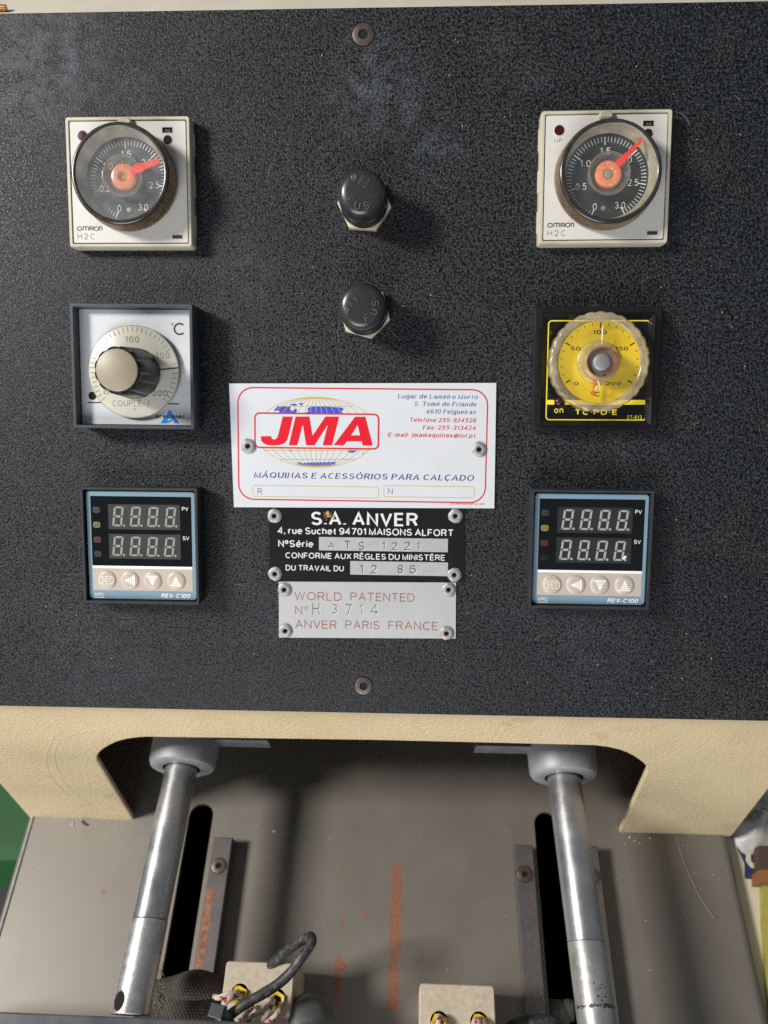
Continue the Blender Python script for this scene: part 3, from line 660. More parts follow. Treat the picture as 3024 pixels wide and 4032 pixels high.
for i in range(41):
    an = R(90 - (229 + 262 * i / 40)); r1 = 17.4 + .2 * math.sin(i); L_ = 1.9
    if 30 <= i <= 31: continue
    g.line([(DX + r1 * math.cos(an), DY + r1 * math.sin(an)), (DX + (r1 - L_) * math.cos(an), DY + (r1 - L_) * math.sin(an))], .16, z + .01)
for (s, u0, u1, vb, vc) in (('100', 725, 880, 550, 480), ('150', 1058, 1212, 724, 656), ('200', 1018, 1190, 1135, 1068), ('0', 490, 545, 1118, 1066)):
    ZA.text(g, s, u0, u1, vb, vc, z, w=1.6, gap=2.)
ZA.text(g, 'COUPLE-J', 588, 985, 1245, 1180, z, w=1.2, gap=2.8)
a, b, c = ZA(812, 1295, z), ZA(848, 1272, z), ZA(835, 1262, z); g.poly([[a, b, c]], z)
g.build('scale_markings', M_dink, t.o)
g = G(); a, b = ZA(1096, 845, z), ZA(1312, 824, z); g.line([a, b], .26, z + .02); g.build('index_line', M_ink, t.o)
# fluted knob
kx, ky = ZA(636, 850, 27.5); n = 144
def flute(i, r, z): return r - (.55 if (i % 12) in (0, 1, 11) else .3 if (i % 12) in (2, 10) else 0) * (1 if z > 9 else .3)
g = G(); g.lathe([(10.0, 8.6), (10.1, 9.4), (9.9, 11), (8.9, 26.4), (8.6, 27.0)], n, kx, ky, rad=flute, cap1=False)
g.lathe([(8.35, 27.0), (8.1, 27.3), (7.9, 27.3)], n, kx, ky, cap1=True)
kn = g.build('fluted_knob', M_bakelite, t.o, ang=25)
g = G(); g.lathe([(7.85, 27.2), (7.8, 27.6), (7.5, 27.8), (.05, 27.85)], 64, kx, ky); g.build('knob_cap', M_tan, t.o)
g = G(); a = Vector((*ZA(690, 1118, 12), 12)); g.tube([(kx - 3.5 + i * .8, ky - 9.55 + .05 * (i - 4) ** 2 - .2, 10.2) for i in range(10)], .5, 6); g.build('label_strip', M_scallop, t.o)

# ================================================================== yellow dial controller (right)
ox, oy = onpanel(2350, 1452, 3)
t = Th('temperature_controller', 'black square thermostat with yellow dial under scalloped clear knob', 'temperature controller', (ox, oy, 0), .001)
ZT = Zoom(t, 2050, 1150, .36166, 7.4)
def zr(pts, z):
    q = [ZT(*p, z) for p in pts]
    return sum(a for a, b in q) / 4, sum(b for a, b in q) / 4, (q[1][0] - q[0][0] + q[2][0] - q[3][0]) / 2, (q[0][1] - q[3][1] + q[1][1] - q[2][1]) / 2
bx, by, bw, bh = zr(((160, 158), (1542, 150), (1500, 1520), (112, 1502)), 4)
fx, fy, fw, fh = zr(((225, 222), (1488, 216), (1428, 1466), (192, 1466)), 9)
g = G(); rr_g = lambda w, h, r, z, cx, cy: rrect(w, h, r, z, cx=cx, cy=cy)
g.loft([rr_g(bw, bh, .8, 0, bx, by), rr_g(bw, bh, .8, 3.3, bx, by), rr_g(bw - 1, bh - 1, .5, 4, bx, by)]); g.build('back_frame', M_black, t.o)
g = G(); g.loft([rr_g(fw, fh, .6, 4.0, fx, fy), rr_g(fw, fh, .6, 8.6, fx, fy), rr_g(fw - .6, fh - .6, .4, 9, fx, fy), rr_g(fw - 1.2, fh - 1.2, .3, 9, fx, fy), rr_g(fw - 5, fh - 5, .2, 7.3, fx, fy)])
g.build('bezel', M_glossblack, t.o)
g = G(); z = 7.36
x, y, w, h = ZT.rect(290, 312, 1385, 1392)
g.line(rr2(w, h, 1.3, x, y), .23, z, True); g.build('yellow_border', M_yink, t.o)
a = ZT(287, 1200); b = ZT(366, 1200); c = ZT(480, 1200); d = ZT(1355, 1200)
for e_, f_ in ((a, b), (c, d)): g = G(); g.line([e_, f_], .9, z + .015); g.build('yellow_band', M_yink, t.o)
ZT.text(('lettering', M_yink, t.o), 'on', 366, 464, 1317, 1263 - 12, z, w=1.5, gap=2.2)
ZT.text(('lettering', M_yink, t.o), 'TC·PD·E', 590, 1053, 1337, 1278, z, w=1.9, wy=1.9, gap=2.4)
ZT.text(('lettering', M_yink, t.o), '27-613', 1156, 1318, 1384, 1342, z, w=1.3, wy=1.2, gap=2)
x, y = ZT(418, 1192); g = G(); g.lathe([(1.75, 7.3), (1.7, 7.9), (1.4, 8.4), (.8, 8.75), (.05, 8.85)], 24, x, y); g.build('indicator_lamp', M_led_red, t.o)
YX, YY = ZT(858, 762, 8.5)
g = G(); g.lathe([(15.6, 7.4), (15.6, 8.4), (.05, 8.4)], 72, YX, YY); g.build('dial', M_yellow, t.o)
g = G(); z = 8.45
for (s, u0, u1, v0, v1) in (('100', 785, 938, 460, 416), ('50', 540, 652, 636, 594), ('150', 1030, 1170, 636, 594), ('0', 580, 632, 1014, 978), ('200', 925, 1092, 1014, 978)):
    ZT.text(g, s, u0, u1, v0, v1, z, w=1.9, wy=1.6, gap=1.6)
ZT.text(g, 'C', 800, 865, 1138, 1086, z, w=1.8); x, y = ZT(780, 1096, z); g.line(circ(.45, x, y, 12), .13, z, True)
for i in range(21):
    an = R(90 - (238 + 244 * i / 20)); r1 = 15.0; L_ = 2.0 if i % 5 == 0 else 1.0
    g.line([(YX + r1 * math.cos(an), YY + r1 * math.sin(an)), (YX + (r1 - L_) * math.cos(an), YY + (r1 - L_) * math.sin(an))], .26 if i % 5 == 0 else .12, z)
g.build('scale_markings', M_gap, t.o)
KX, KY = ZT(870, 758, 15); n = 224
sca = lambda i, r, z: r + (.42 * abs(math.cos(math.pi * i / 8)) - .25 if r > 17.5 else 0)
g = G(); g.lathe([(18.6, 9.0), (18.9, 9.4), (18.8, 13.0), (18.3, 13.7), (17.6, 13.9), (16.3, 13.5), (15.7, 13.4), (15.4, 13.0)], n, KX, KY, rad=sca, cap1=False)
kn = g.build('scalloped_rim', M_scallop, t.o, ang=60)
M_clear2 = clear('yellowed_clear_window', tint=(.98, .93, .72), haze=.045, hazecol=(.6, .54, .36))
g = G(); g.lathe([(15.7, 13.0), (7.4, 13.1)], 72, KX, KY, cap1=False); g.build('clear_cover', M_clear2, t.o)
g = G(); g.lathe([(8.3, 8.5), (8.2, 9.6), (7.6, 10.), (6.2, 10.1)], 48, ZT(845, 762, 9)[0], ZT(845, 762, 9)[1], cap1=True)
g.build('lower_collar', mat('amber_collar', (.52, .42, .20), .3, var=.2, vs=3), t.o)
hx, hy = ZT(884, 762, 16)
g = G(); g.lathe([(6.6, 9.0), (6.5, 14.6), (6.2, 15.6), (5.8, 16.0)], 48, hx, hy, cap1=False, rad=lambda i, r, z: r + .12 * math.sin(i * 2.7)); g.build('hub', M_scallop, t.o)
g = G(); g.lathe([(5.8, 16.0), (5.7, 16.5), (5.35, 16.5), (5.25, 16.0), (5.2, 15.0)], 48, hx, hy, cap1=False); g.build('copper_ring', mat('copper_ring', (.40, .16, .10), .3, metal=.5, var=.2, vs=2), t.o)
g = G(); g.lathe([(5.3, 15.0), (3.4, 15.1)], 48, hx, hy, cap1=True); g.box(hx - .9, hx + .9, hy - 5.4, hy - 4.2, 15.1, 15.6); g.build('washer', mat('brown_washer', (.20, .15, .11), .35, metal=.3, var=.2, vs=3), t.o)
g = G(); g.lathe([(3.3, 13.), (3.3, 15.5), (3.1, 16.1), (2.2, 16.5), (.05, 16.6)], 32, hx, hy); g.build('spindle', mat('polished_spindle', (.34, .33, .33), .45, metal=.6, var=.15, vs=1.5), t.o)
g = G(); a, b, c, d = ZT(800, 950, 12), ZT(822, 958, 12), ZT(806, 1128, 12), ZT(782, 1132, 12); g.poly([[a, d, c, b]], 11.8, 12.2); g.build('pointer', mat('faded_red_pointer', (.72, .12, .05), .4, var=.2, vs=2), t.o)
g = G(); pts = [ZT(*p, 13.4) for p in ((897, 358), (893, 430), (889, 500), (884, 578))]; g.tube([(x, y, 13.25) for x, y in pts], .16, 6, rfn=lambda q: .1 + .12 * math.sin(q * 3)); g.build('glue_thread', M_keyink, t.o)
g = G()
for pp in (((820, 945), (845, 965), (858, 1010), (862, 1062)), ((832, 1035), (815, 1050), (800, 1075)), ((760, 880), (775, 905), (800, 925), (840, 935), (850, 990)), ((725, 760), (728, 820), (745, 870), (775, 915))):
    g.tube([(*ZT(*p, 13.3), 13.25) for p in pp], .3, 6, rfn=lambda q: .42 - .3 * q)
g.build('glue_smear', mat('dried_glue', (.66, .56, .38), .3, var=.2, vs=1.5), t.o)

# ================================================================== digital controllers
PROTO_R = []
def digital(cx, cy, rot, label, leds, disp, segm, blob=False):
    t = Th('temperature_controller', label, 'temperature controller', (cx, cy, 0), rot, 'digital temperature controllers at the bottom of the panel')
    if not PROTO_R: PROTO_R.append(t)
    Z = Zoom(PROTO_R[0], 280, 1870, .33152, 6.9)
    ring = lambda w, z, r=.5: rrect(w, w, r, z)
    g = G(); g.loft([ring(47.6, 0), ring(47.9, 8.2), ring(47.5, 8.6), ring(45.8, 8.6), ring(45.5, 8.2), ring(45.5, 5.4)], mats=[0, 0, 0, 0, 1, 1]); g.build('frame', [M_black2, M_void], t.o)
    fx_, fy_ = .15, -.05
    g = G(); slab(g, 44.7, 44.7, 1.4, 5.4, 6.9, .25, fx_, fy_); g.build('fascia', M_blue, t.o)
    x, y, w, h = Z.rect(241, 256, 1432, 1086); wy0 = y - h / 2
    g = G(); g.poly([rr2(w, h, .1, x, y)], 6.9, 6.95); g.build('black_window', M_window, t.o)
    for (q, nm) in (((442, 352, 1294, 650), 0), ((452, 704, 1301, 998), 1)):
        x, y, w_, h_ = Z.rect(*q); g = G(); g.poly([rr2(w_, h_, .1, x, y)], 6.95, 6.99); dp = g.build('display', disp, t.o)
        for k in range(4):
            if nm == 0: c0 = (487 + k * 207.5, 610 + k * 3.5, 588 + k * 207.5, 374 + k * 3.5)
            else: c0 = (488 + k * 204, 960 + k * 4, 588 + k * 204, 728 + k * 5)
            a = Z(c0[0], c0[1], 7.03); b = Z(c0[2] + 8, c0[3], 7.03)
            wx, hy = (b[0] - a[0]), b[1] - a[1]; th = .21 * wx * 1.0; g = G(); sl = .125
            def S(pts): g.poly([[(a[0] + px * wx + sl * py * hy, a[1] + py * hy) for px, py in pts]], 7.0, 7.03)
            e = .035; f = .02; w1, h1 = .26, .115
            S([(.10 + e, 0), (.90 - e, 0), (1 - w1, h1 - f), (w1, h1 - f)])
            S([(w1, 1 - h1 + f), (1 - w1, 1 - h1 + f), (.9 - e, 1), (.1 + e, 1)])
            S([(w1 - .08 + e, .5), (w1 + .02, .5 - h1 / 2), (1 - w1 - .02, .5 - h1 / 2), (1 - w1 + .08 - e, .5), (1 - w1 - .02, .5 + h1 / 2), (w1 + .02, .5 + h1 / 2)])
            for s in (0, 1):
                X = (lambda q: 1 - q) if s else (lambda q: q)
                lo = [(X(0), .06), (X(.07), .02), (X(w1 - .05), h1 + f * .6), (X(w1 - .05), .5 - h1 / 2 - f), (X(w1 - .15), .5 - f * 1.2), (X(0), .46)]
                hi = [(X(0), .54), (X(w1 - .15), .5 + f * 1.2), (X(w1 - .05), .5 + h1 / 2 + f), (X(w1 - .05), 1 - h1 - f * .6), (X(.07), .98), (X(0), .94)]
                for q_ in (lo, hi): S(q_[::-1] if s else q_)
            g.lathe([(.5, 7.0), (.5, 7.03), (.05, 7.03)], 12, a[0] + wx * 1.22, a[1] + hy * .05)
            g.build('digit', segm, dp)
    g = G(); x, y, w_, h_ = Z.rect(257, 1084, 1441, 1114); g.poly([rr2(w_, h_, .05, x, y)], 6.9, 6.97); g.build('white_stripe', M_white, t.o)
    g = G(); x, y, w_, h_ = Z.rect(262, 1115, 1444, 1376); g.poly([rr2(w_, h_, .05, x, y)], 6.9, 6.96); kp = g.build('keypad', M_key, t.o)
    for i, (u, v) in enumerate(((425, 1249), (697, 1252), (968, 1257), (1248, 1260))):
        x, y = Z(u, v, 7.3); g = G(); g.lathe([(3.95, 6.96), (3.8, 7.1), (3.3, 7.42), (2.6, 7.55), (.05, 7.56)], 40, x, y); bt = g.build('button', M_key, t.o)
        g = G(); zz = 7.60
        if i == 0:
            text(g, 'SET', x - 2.0, x + 2.0, y - .75, y + .85, zz, w=1.3, gap=1.8)
            P = rr2(6.2, 3.1, 1.5, x, y, 6)
            for (k0, k1) in ((26, 29), (0, 0)): pass
            for sg in (1, -1):
                g.line([(x + sg * 3.05 - sg * 1.5 + sg * 1.5 * math.cos(R(q)), y + 1.5 * math.sin(R(q))) for q in range(-90, 91, 15)], .13, zz)
                g.line([(x - .7, y + sg * 1.5), (x + .1 + .6, y + sg * 1.5)], .13, zz); g.line([(x + sg * 1.1, y + 1.5), (x + sg * 1.55, y + 1.5)], .13, zz + .01); g.line([(x + sg * 1.1, y - 1.5), (x + sg * 1.55, y - 1.5)], .13, zz + .01)
        else:
            rot_ = {1: R(90), 2: R(180), 3: 0}[i]
            def D(pts): g.poly([[(x + px * math.cos(rot_) - py * math.sin(rot_), y + px * math.sin(rot_) + py * math.cos(rot_)) for px, py in pts]], zz - .05, zz)
            D([(-1.0, .15), (1.0, .15), (0, 2.2)]); D([(-1.45, -.65), (1.45, -.65), (1.15, -.1), (-1.15, -.1)]); D([(-1.9, -1.35), (1.9, -1.35), (1.6, -.9), (-1.6, -.9)]); D([(-2.4, -2.15), (2.4, -2.15), (2.2, -1.6), (-2.2, -1.6)])
        g.build('icon', M_keyink, bt)
    g = G(); Z.text(('lettering', M_white, t.o), 'PV', 1316, 1392, 428, 382, 6.99, w=1.3, gap=1.4); Z.text(('lettering', M_white, t.o), 'SV', 1324, 1402, 776, 730, 6.99, w=1.3, gap=1.4)
    Z.text(('lettering', M_white, t.o), 'REX-C100', 1068, 1422, 1462, 1412, 6.94, w=2.0, wy=1.7, slant=.22, gap=1.5)
    Z.text(g, 'R', 286, 322, 1440, 1402, 6.94, w=1.1); Z.text(g, 'K', 328, 362, 1436, 1390, 6.94, w=1.1); Z.text(g, 'C', 362, 398, 1440, 1404, 6.94, w=1.1)
    a, b = Z(284, 1452, 6.94), Z(398, 1455, 6.94); g.line([a, b], .14, 6.94); g.build('lettering', M_white, t.o)
    for (u, v, col, s) in ((297, 415, leds[0], 'OUT1'), (303, 592, leds[1], 'AT'), (310, 767, leds[2], 'ALM1'), (318, 938, leds[3], 'ALM2')):
        x, y = Z(u, v, 6.99); g = G(); g.poly([rr2(3.0, 2.45, .8, x, y)], 6.95, 7.0)
        text(g, s, x - (1.2 if len(s) > 2 else .75), x + (1.2 if len(s) > 2 else .75), y - .55, y + .55, 7.02, w=1.3, gap=1.5, m=1)
        g.build('indicator', [col, M_ink], t.o)
    if blob:
        x, y = Z(1235, 935, 7.1); g = G()
        for k in range(14):
            q = random.uniform(0, 6.28); rr = abs(random.gauss(0, .8)); s = .55 if k < 3 else random.uniform(.08, .2)
            g.lathe([(s, 7.0), (s * .8, 7.0 + s * .5), (.02, 7.0 + s * .7)], 8, x + rr * math.cos(q), y + rr * math.sin(q))
        g.build('paint_splash', mat('cream_splash', (.75, .72, .55), .5, var=.1), t.o)
    return t
M_black2 = mat('satin_black_plastic', (.026, .028, .032), .42, var=.2, vs=6, bump=.2, bs=.6, bdist=.04, dirt=(.09, .085, .08), ds=4, da=.12)
LM = lambda n, c: mat(n, c, .3, var=.15, vs=1.5)
digital(-110.99, -49.64, -.003, 'left digital temperature controller with steel blue border, below the tan knob',
        [LM('grey_green_lens', (.05, .062, .058)), LM('dull_yellow_lens', (.17, .15, .085)), LM('dull_rose_lens', (.085, .04, .04)), LM('grey_lens', (.035, .042, .042))], M_disp, M_seg)
digital(70.07, -49.1, -.003, 'right digital temperature controller with cream splash on its lower display',
        [LM('dark_green_lens', (.022, .048, .03)), LM('yellow_lens', (.20, .18, .05)), LM('dark_red_lens_small', (.09, .018, .016)), LM('black_lens', (.012, .012, .013))], M_disp2, mat('pale_unlit_segment', (.33, .33, .30), .4, var=.06, vs=2), True)

# ================================================================== fuse holders
def fuse(px, py, hexrot, rot, label):
    x, y = onpanel(px, py, 3.4); t = Th('fuse_holder', label, 'fuse holder', (x, y, 0), 0, 'black round fuse holders in the middle of the panel')
    g = G(); hx_ = lambda q, z: [(q * math.cos(R(60 * k) + hexrot), q * math.sin(R(60 * k) + hexrot), z) for k in range(6)]
    g.loft([hx_(10.5, 0), hx_(10.5, 3.1), hx_(10.2, 3.4)]); g.build('hex_nut', M_nut, t.o)
    g = G(); g.lathe([(9.1, 3.4), (9.2, 4.2), (9.05, 4.6), (9.05, 9.0), (8.9, 9.6), (9.05, 10.2), (9.0, 15.5), (8.7, 17.3), (7.9, 18.6), (6.7, 19.3), (5.0, 19.6), (.05, 19.65)], 72, 0, 0)
    cp = g.build('cap', M_bakelite, t.o, ang=45)
    g = G(); c_, s_ = math.cos(rot), math.sin(rot); fr = lambda X, Y: (X * c_ - Y * s_, X * s_ + Y * c_)
    def em(pts, closed=False, w=.3):
        P = [fr(*p) for p in pts]
        if closed: P.append(P[0])
        g.tube([(a, b, 19.72) for a, b in P], w, 6)
    def letter(ch, cx_, cy_, a, sz=2.3):
        for pts, cl in glyph(ch)[1]:
            gw = glyph(ch)[0]
            q = [((px_ - gw / 2) * sz / 10, (py_ - 5) * sz / 10) for px_, py_ in pts]
            em([(cx_ + u * math.cos(a) - v * math.sin(a), cy_ + u * math.sin(a) + v * math.cos(a)) for u, v in q], cl, .26)
    letter('F', -4.0, -2.9, R(-52)); letter('U', -1.3, -5.0, R(-16)); letter('S', 1.9, -4.9, R(20)); em([(3.5, -4.4), (3.7, -4.3)], w=.34)
    for i in range(2):                                        # square emblem of nested brackets
        for sg in (1, -1):
            u = [(-1.5, .5 * sg), (-1.5, 1.6 * sg), (1.5, 1.6 * sg), (1.5, .5 * sg)] if i == 0 else [(-.6, .4 * sg), (-.6, .9 * sg), (.6, .9 * sg), (.6, .4 * sg)]
            em([(1.0 + a * .55 + b * -.8, 3.6 + a * .8 + b * .55) for a, b in u], w=.24)
    a, b = fr(-2.6, 5.0); g.lathe([(1.1, 19.3), (1.1, 19.9), (.9, 20.0), (.8, 19.8), (.05, 19.8)], 20, a, b)
    g.build('embossing', mat('paler_bakelite', (.075, .075, .072), .35, var=.3, vs=3, dirt=(.12, .11, .09), ds=3, da=.2), t.o)  # embossing set paler than the cap so the relief reads
fuse(1434, 804, R(-64), 0, 'upper black fuse holder cap on a beige hexagonal nut')
fuse(1435, 1228, R(-75), R(78), 'lower black fuse holder cap, just above the white plate')

# ================================================================== name plates
def rivet(t, x, y, z, r=3.0, ph=0.):
    g = G(); wob = lambda i, rr, zz: rr * (1 + .035 * math.sin(i * .8 + ph) + .02 * math.sin(i * 1.7 + ph * 3)) if rr > 1.2 else rr
    g.lathe([(r, z), (r * .98, z + .35), (r * .8, z + .8), (r * .52, z + 1.0), (r * .38, z + .9), (r * .3, z + .5)], 28, x, y, cap1=False, rad=wob, mats=[0] * 5)
    g.lathe([(r * .3, z + .5), (r * .27, z + .1)], 28, x, y, cap1=True, m=1)
    return g.build('rivet', [M_alu, M_void], t.o)
# white plate
ax, ay = onpanel(1431, 1754, .9)
t = Th('name_plate', 'white name plate with big red letters over a gold globe, riveted to the panel', 'name plate', (ax, ay, 0), -.0065)
ZJ = Zoom(t, 880, 1480, .66305, .95); ZG = Zoom(t, 980, 1540, .3255, .95)
q = [ZJ(*p, .9) for p in ((33, 45), (1620, 42), (1608, 787), (62, 780))]
g = G(); q2 = [q[0], q[3], q[2], q[1]]; g.poly([q2], .15, .9); g.build('plate', M_plate_w, t.o)
z = .93
g = G()
x, y, w, h = ZJ.rect(88, 76, 1562, 743); g.line(rr2(w, h, 6.2, x, y, 8), .27, z, True)
x, y, w, h = ZG.rect(74, 274, 1567, 690); g.line(rr2(w, h, 1.9, x, y, 5), .30, z + .09, True)
g.build('red_border', M_redline, t.o)
g = G(); g.poly([rr2(w - .3, h - .3, 1.8, x, y)], z + .06); g.build('white_field', M_plate_w, t.o)
g = G(); cx, cy = ZG(812, 500); ex = math.dist(ZG(812, 500), ZG(812 + 733, 500)); ey = math.dist(ZG(812, 500), ZG(812, 923))
for k, fx_ in enumerate((1, .83, .66, .5, .36, .23, .11)):
    g.line(circ(ey, cx, cy, 72, rx=ex * fx_), .085, z + .03 + k * .002, True)
g.line([(cx, cy + ey), (cx, cy - ey)], .085, z + .045)
for (u0, u1, v) in ((350, 1265, 183), (365, 1280, 827), (180, 1462, 718)): g.line([ZG(u0, v), ZG(u1, v)], .1, z + .05)
for k in range(3):
    for sg in (1, -1):
        g.poly([[(cx - ex * (.33 - .08 * k), cy + sg * ey * (.945 + .008 * k)), (cx, cy + sg * ey * .955), (cx + ex * (.33 - .08 * k), cy + sg * ey * (.945 + .008 * k)), (cx, cy + sg * ey * 1.0)]], z + .052 + k * .001)
g.build('globe_grid', M_gold, t.o)
g = G()
for pl in (((350, 183), (510, 185), (495, 222), (530, 242), (572, 205), (583, 245), (550, 272), (355, 272), (372, 238), (300, 237), (320, 210)), ((607, 152), (660, 140), (630, 178)), ((488, 160), (520, 152), (575, 155), (575, 178), (520, 172)),
           ((740, 190), (870, 182), (1000, 192), (1120, 198), (1152, 218), (1120, 240), (1138, 272), (685, 272), (705, 245), (730, 250), (705, 215)),
           ((580, 858), (650, 872), (700, 865), (900, 860), (1055, 858), (1035, 890), (940, 905), (820, 912), (690, 905), (600, 888)), ((1200, 712), (1318, 712), (1262, 748), (1198, 740)), ((488, 712), (520, 712), (505, 738)), ((1362, 760), (1390, 742), (1385, 762))):
    P = [ZG(*p) for p in pl]; g.poly([P], z + .015)
g.build('continents', M_cobalt, t.o)
g = G(); zz = z + .10
g.poly([[ZG(*p) for p in ((410, 308), (533, 308), (478, 545), (462, 590), (440, 620), (410, 640), (370, 652), (290, 658), (220, 650), (175, 630), (150, 600), (143, 545), (270, 545), (273, 565), (285, 580), (305, 585), (325, 580), (340, 565), (350, 545))]], zz)
g.poly([[ZG(*p) for p in ((565, 308), (733, 308), (770, 540), (925, 308), (1092, 308), (1005, 655), (893, 655), (955, 405), (795, 655), (693, 655), (652, 405), (585, 655), (482, 655))]], zz)
g.poly([[ZG(*p) for p in ((1285, 310), (1410, 310), (1498, 658), (1375, 658), (1365, 607), (1185, 607), (1150, 655), (1025, 655))], [ZG(*p) for p in ((1315, 410), (1345, 535), (1237, 535))]], zz)
g.build('red_letters', M_red, t.o)
ZX = Zoom(t, 1500, 1540, .27728, z)
g = G(); K = dict(w=1.6, wy=1.05, slant=.2, serif=True, gap=2.3)
ZX.text(('blue_lettering', M_navy, t.o), 'Lugar de Lameiro Morto', 240, 1382, 107, 48, z, **K); ZX.text(('blue_lettering', M_navy, t.o), 'S. Tomé de Friande', 468, 1364, 214, 154, z, **K); ZX.text(('blue_lettering', M_navy, t.o), '4610 Felgueiras', 636, 1358, 323, 262, z, **K)
ZJ.text(('blue_lettering', M_navy, t.o), 'MÁQUINAS E ACESSÓRIOS PARA CALÇADO', 180, 1492, 614, 580, z, w=2.0, wy=1.1, slant=.2, serif=True, gap=2.3)
g = G(); K['w'] = 2.0; K['wy'] = 1.35
ZX.text(('red_lettering', M_redline, t.o), 'Telefone:255-924526', 403, 1358, 442, 382, z, **K); ZX.text(('red_lettering', M_redline, t.o), 'Fax: 255-313424', 592, 1356, 550, 488, z, **K); ZX.text(('red_lettering', M_redline, t.o), 'E-mail: jmamaquinas@iol.pt', 97, 1352, 655, 595, z, **K)
ZJ.text(('red_lettering', M_redline, t.o), 'screencentury.com', 1348, 1548, 766, 752, z, w=1.5, gap=2.4)
for (u0, u1) in ((174, 921), (952, 1489)):
    g = G(); x, y, w, h = ZJ.rect(u0, 655, u1, 721); g.line(rr2(w, h, .9, x, y), .13, z, True); g.build('gold_field', M_gold, t.o)
ZJ.text(('field_letter', M_ink, t.o), 'R', 203, 230, 704, 668, z, w=.9); ZJ.text(('field_letter', M_ink, t.o), 'N', 976, 1005, 703, 668, z, w=.9)
for k, (u, v) in enumerate(((147, 418), (1519, 437))): rivet(t, *ZJ(u, v, 1.2), .9, 3.05, k * 2.)
# black plate
ax, ay = onpanel(1443, 2148, .6)
t = Th('serial_plate', 'black serial number plate with silver lettering, below the white plate', 'serial plate', (ax, ay, 0), -.004)
ZB = Zoom(t, 1030, 1970, .49427, .62)
q = [ZB(*p, .6) for p in ((58, 60), (1612, 62), (1612, 642), (66, 640))]
g = G(); g.poly([[q[0], q[3], q[2], q[1]]], .02, .58); g.build('plate', M_plate_b, t.o)
z = .61; g = G(); HV = dict(wy=1.55)
ZB.text(('silver_lettering', M_plateink, t.o), 'S.A. ANVER', 392, 1246, 203, 96, z, w=2.2, gap=1.5, **HV)
ZB.text(('silver_lettering', M_plateink, t.o), '4, rue Suchet 94701 MAISONS ALFORT', 128, 1530, 277, 222, z, w=1.95, gap=1.25, **HV)
ZB.text(('silver_lettering', M_plateink, t.o), 'NºSérie', 132, 412, 373, 318, z, w=1.9, gap=1.4, **HV)
ZB.text(('silver_lettering', M_plateink, t.o), 'CONFORME AUX RÈGLES DU MINISTÈRE', 190, 1463, 471, 424, z, w=1.8, gap=1.5, **HV)
ZB.text(('silver_lettering', M_plateink, t.o), 'DU TRAVAIL DU', 192, 655, 563, 517, z, w=1.8, gap=1.5, **HV)
for r_ in ((457, 299, 1484, 406), (706, 489, 1484, 598)):
    g = G(); x, y, w, h = ZB.rect(*r_); g.poly([rr2(w, h, .1, x, y)], z); g.build('bare_metal_field', M_brush, t.o)
def stamp(ZZ, items, z, w=.95):
    g = G(); g2 = G()
    for (s, u0, u1, vb, vc) in items:
        ZZ.text(g, s, u0, u1, vb, vc, z, w=w * 1.35); ZZ.text(g2, s, u0 + 4, u1 + 4, vb + 4, vc + 4, z - .008, w=w)  # shifted white copy: the stamping's lit edge put in as colour
    return g, g2
items = [('A', 530, 582, 386, 334), ('T', 658, 712, 394, 322), ('S', 772, 818, 400, 330), ('1', 958, 984, 396, 330), ('2', 1034, 1082, 398, 334), ('2', 1134, 1184, 398, 330), ('1', 1234, 1262, 392, 330),
         ('1', 782, 812, 584, 512), ('2', 868, 918, 584, 514), ('8', 1084, 1128, 584, 512), ('6', 1180, 1230, 584, 516)]
a, b = stamp(ZB, items, z + .03); a.build('stamped_marks', M_stamp, t.o); b.build('painted_edge_glints', M_white, t.o)
for k, (u, v) in enumerate(((102, 125), (1545, 125), (107, 587), (1537, 595))): rivet(t, *ZB(u, v, 1.1), .58, 3.0, k * 1.3 + .5)
# silver plate
ax, ay = onpanel(1447, 2402, .6)
t = Th('patent_plate', 'silver plate with thin brown lettering, lowest of the three plates', 'patent plate', (ax, ay, 0), -.003)
ZC = Zoom(t, 1030, 1970, .49427, .72); 
q = [ZC(*p, .7) for p in ((136, 648), (1549, 656), (1546, 1102), (138, 1094))]
g = G(); g.poly([[q[0], q[3], q[2], q[1]]], .02, .66); g.build('plate', M_plate_s, t.o)
z = .69; g = G()
ZC.text(('brown_lettering', M_bink, t.o), 'WORLD', 262, 638, 798, 732, z, w=.95, gap=2.2); ZC.text(('brown_lettering', M_bink, t.o), 'PATENTED', 708, 1218, 804, 738, z, w=.95, gap=2.)
ZC.text(g, 'N', 268, 324, 908, 842, z, w=.95); x, y = ZC(355, 858); g.line(circ(.68, x, y, 16, rx=.62), .11, z, True)
ZC.text(('brown_lettering', M_bink, t.o), 'ANVER', 268, 598, 1022, 956, z, w=.95, gap=1.8); ZC.text(('brown_lettering', M_bink, t.o), 'PARIS', 667, 940, 1026, 960, z, w=.95, gap=2.2); ZC.text(('brown_lettering', M_bink, t.o), 'FRANCE', 1010, 1406, 1032, 966, z, w=.95, gap=2.2)
g.build('brown_lettering', M_bink, t.o)
a, b = stamp(ZC, [('H', 404, 462, 918, 812), ('3', 558, 602, 904, 826), ('7', 664, 718, 920, 826), ('1', 780, 806, 918, 826), ('4', 868, 930, 918, 826), ('-', 484, 500, 912, 888)], z + .01, .8)
a.build('stamped_marks', mat('shallow_groove', (.13, .13, .128), .5, var=.2, vs=2), t.o); b.build('painted_edge_glints', M_white, t.o)
for k, (u, v) in enumerate(((182, 712), (1492, 712), (190, 1040), (1475, 1060))): rivet(t, *ZC(u, v, 1.1), .66, 2.95, k * 1.9 + .2)

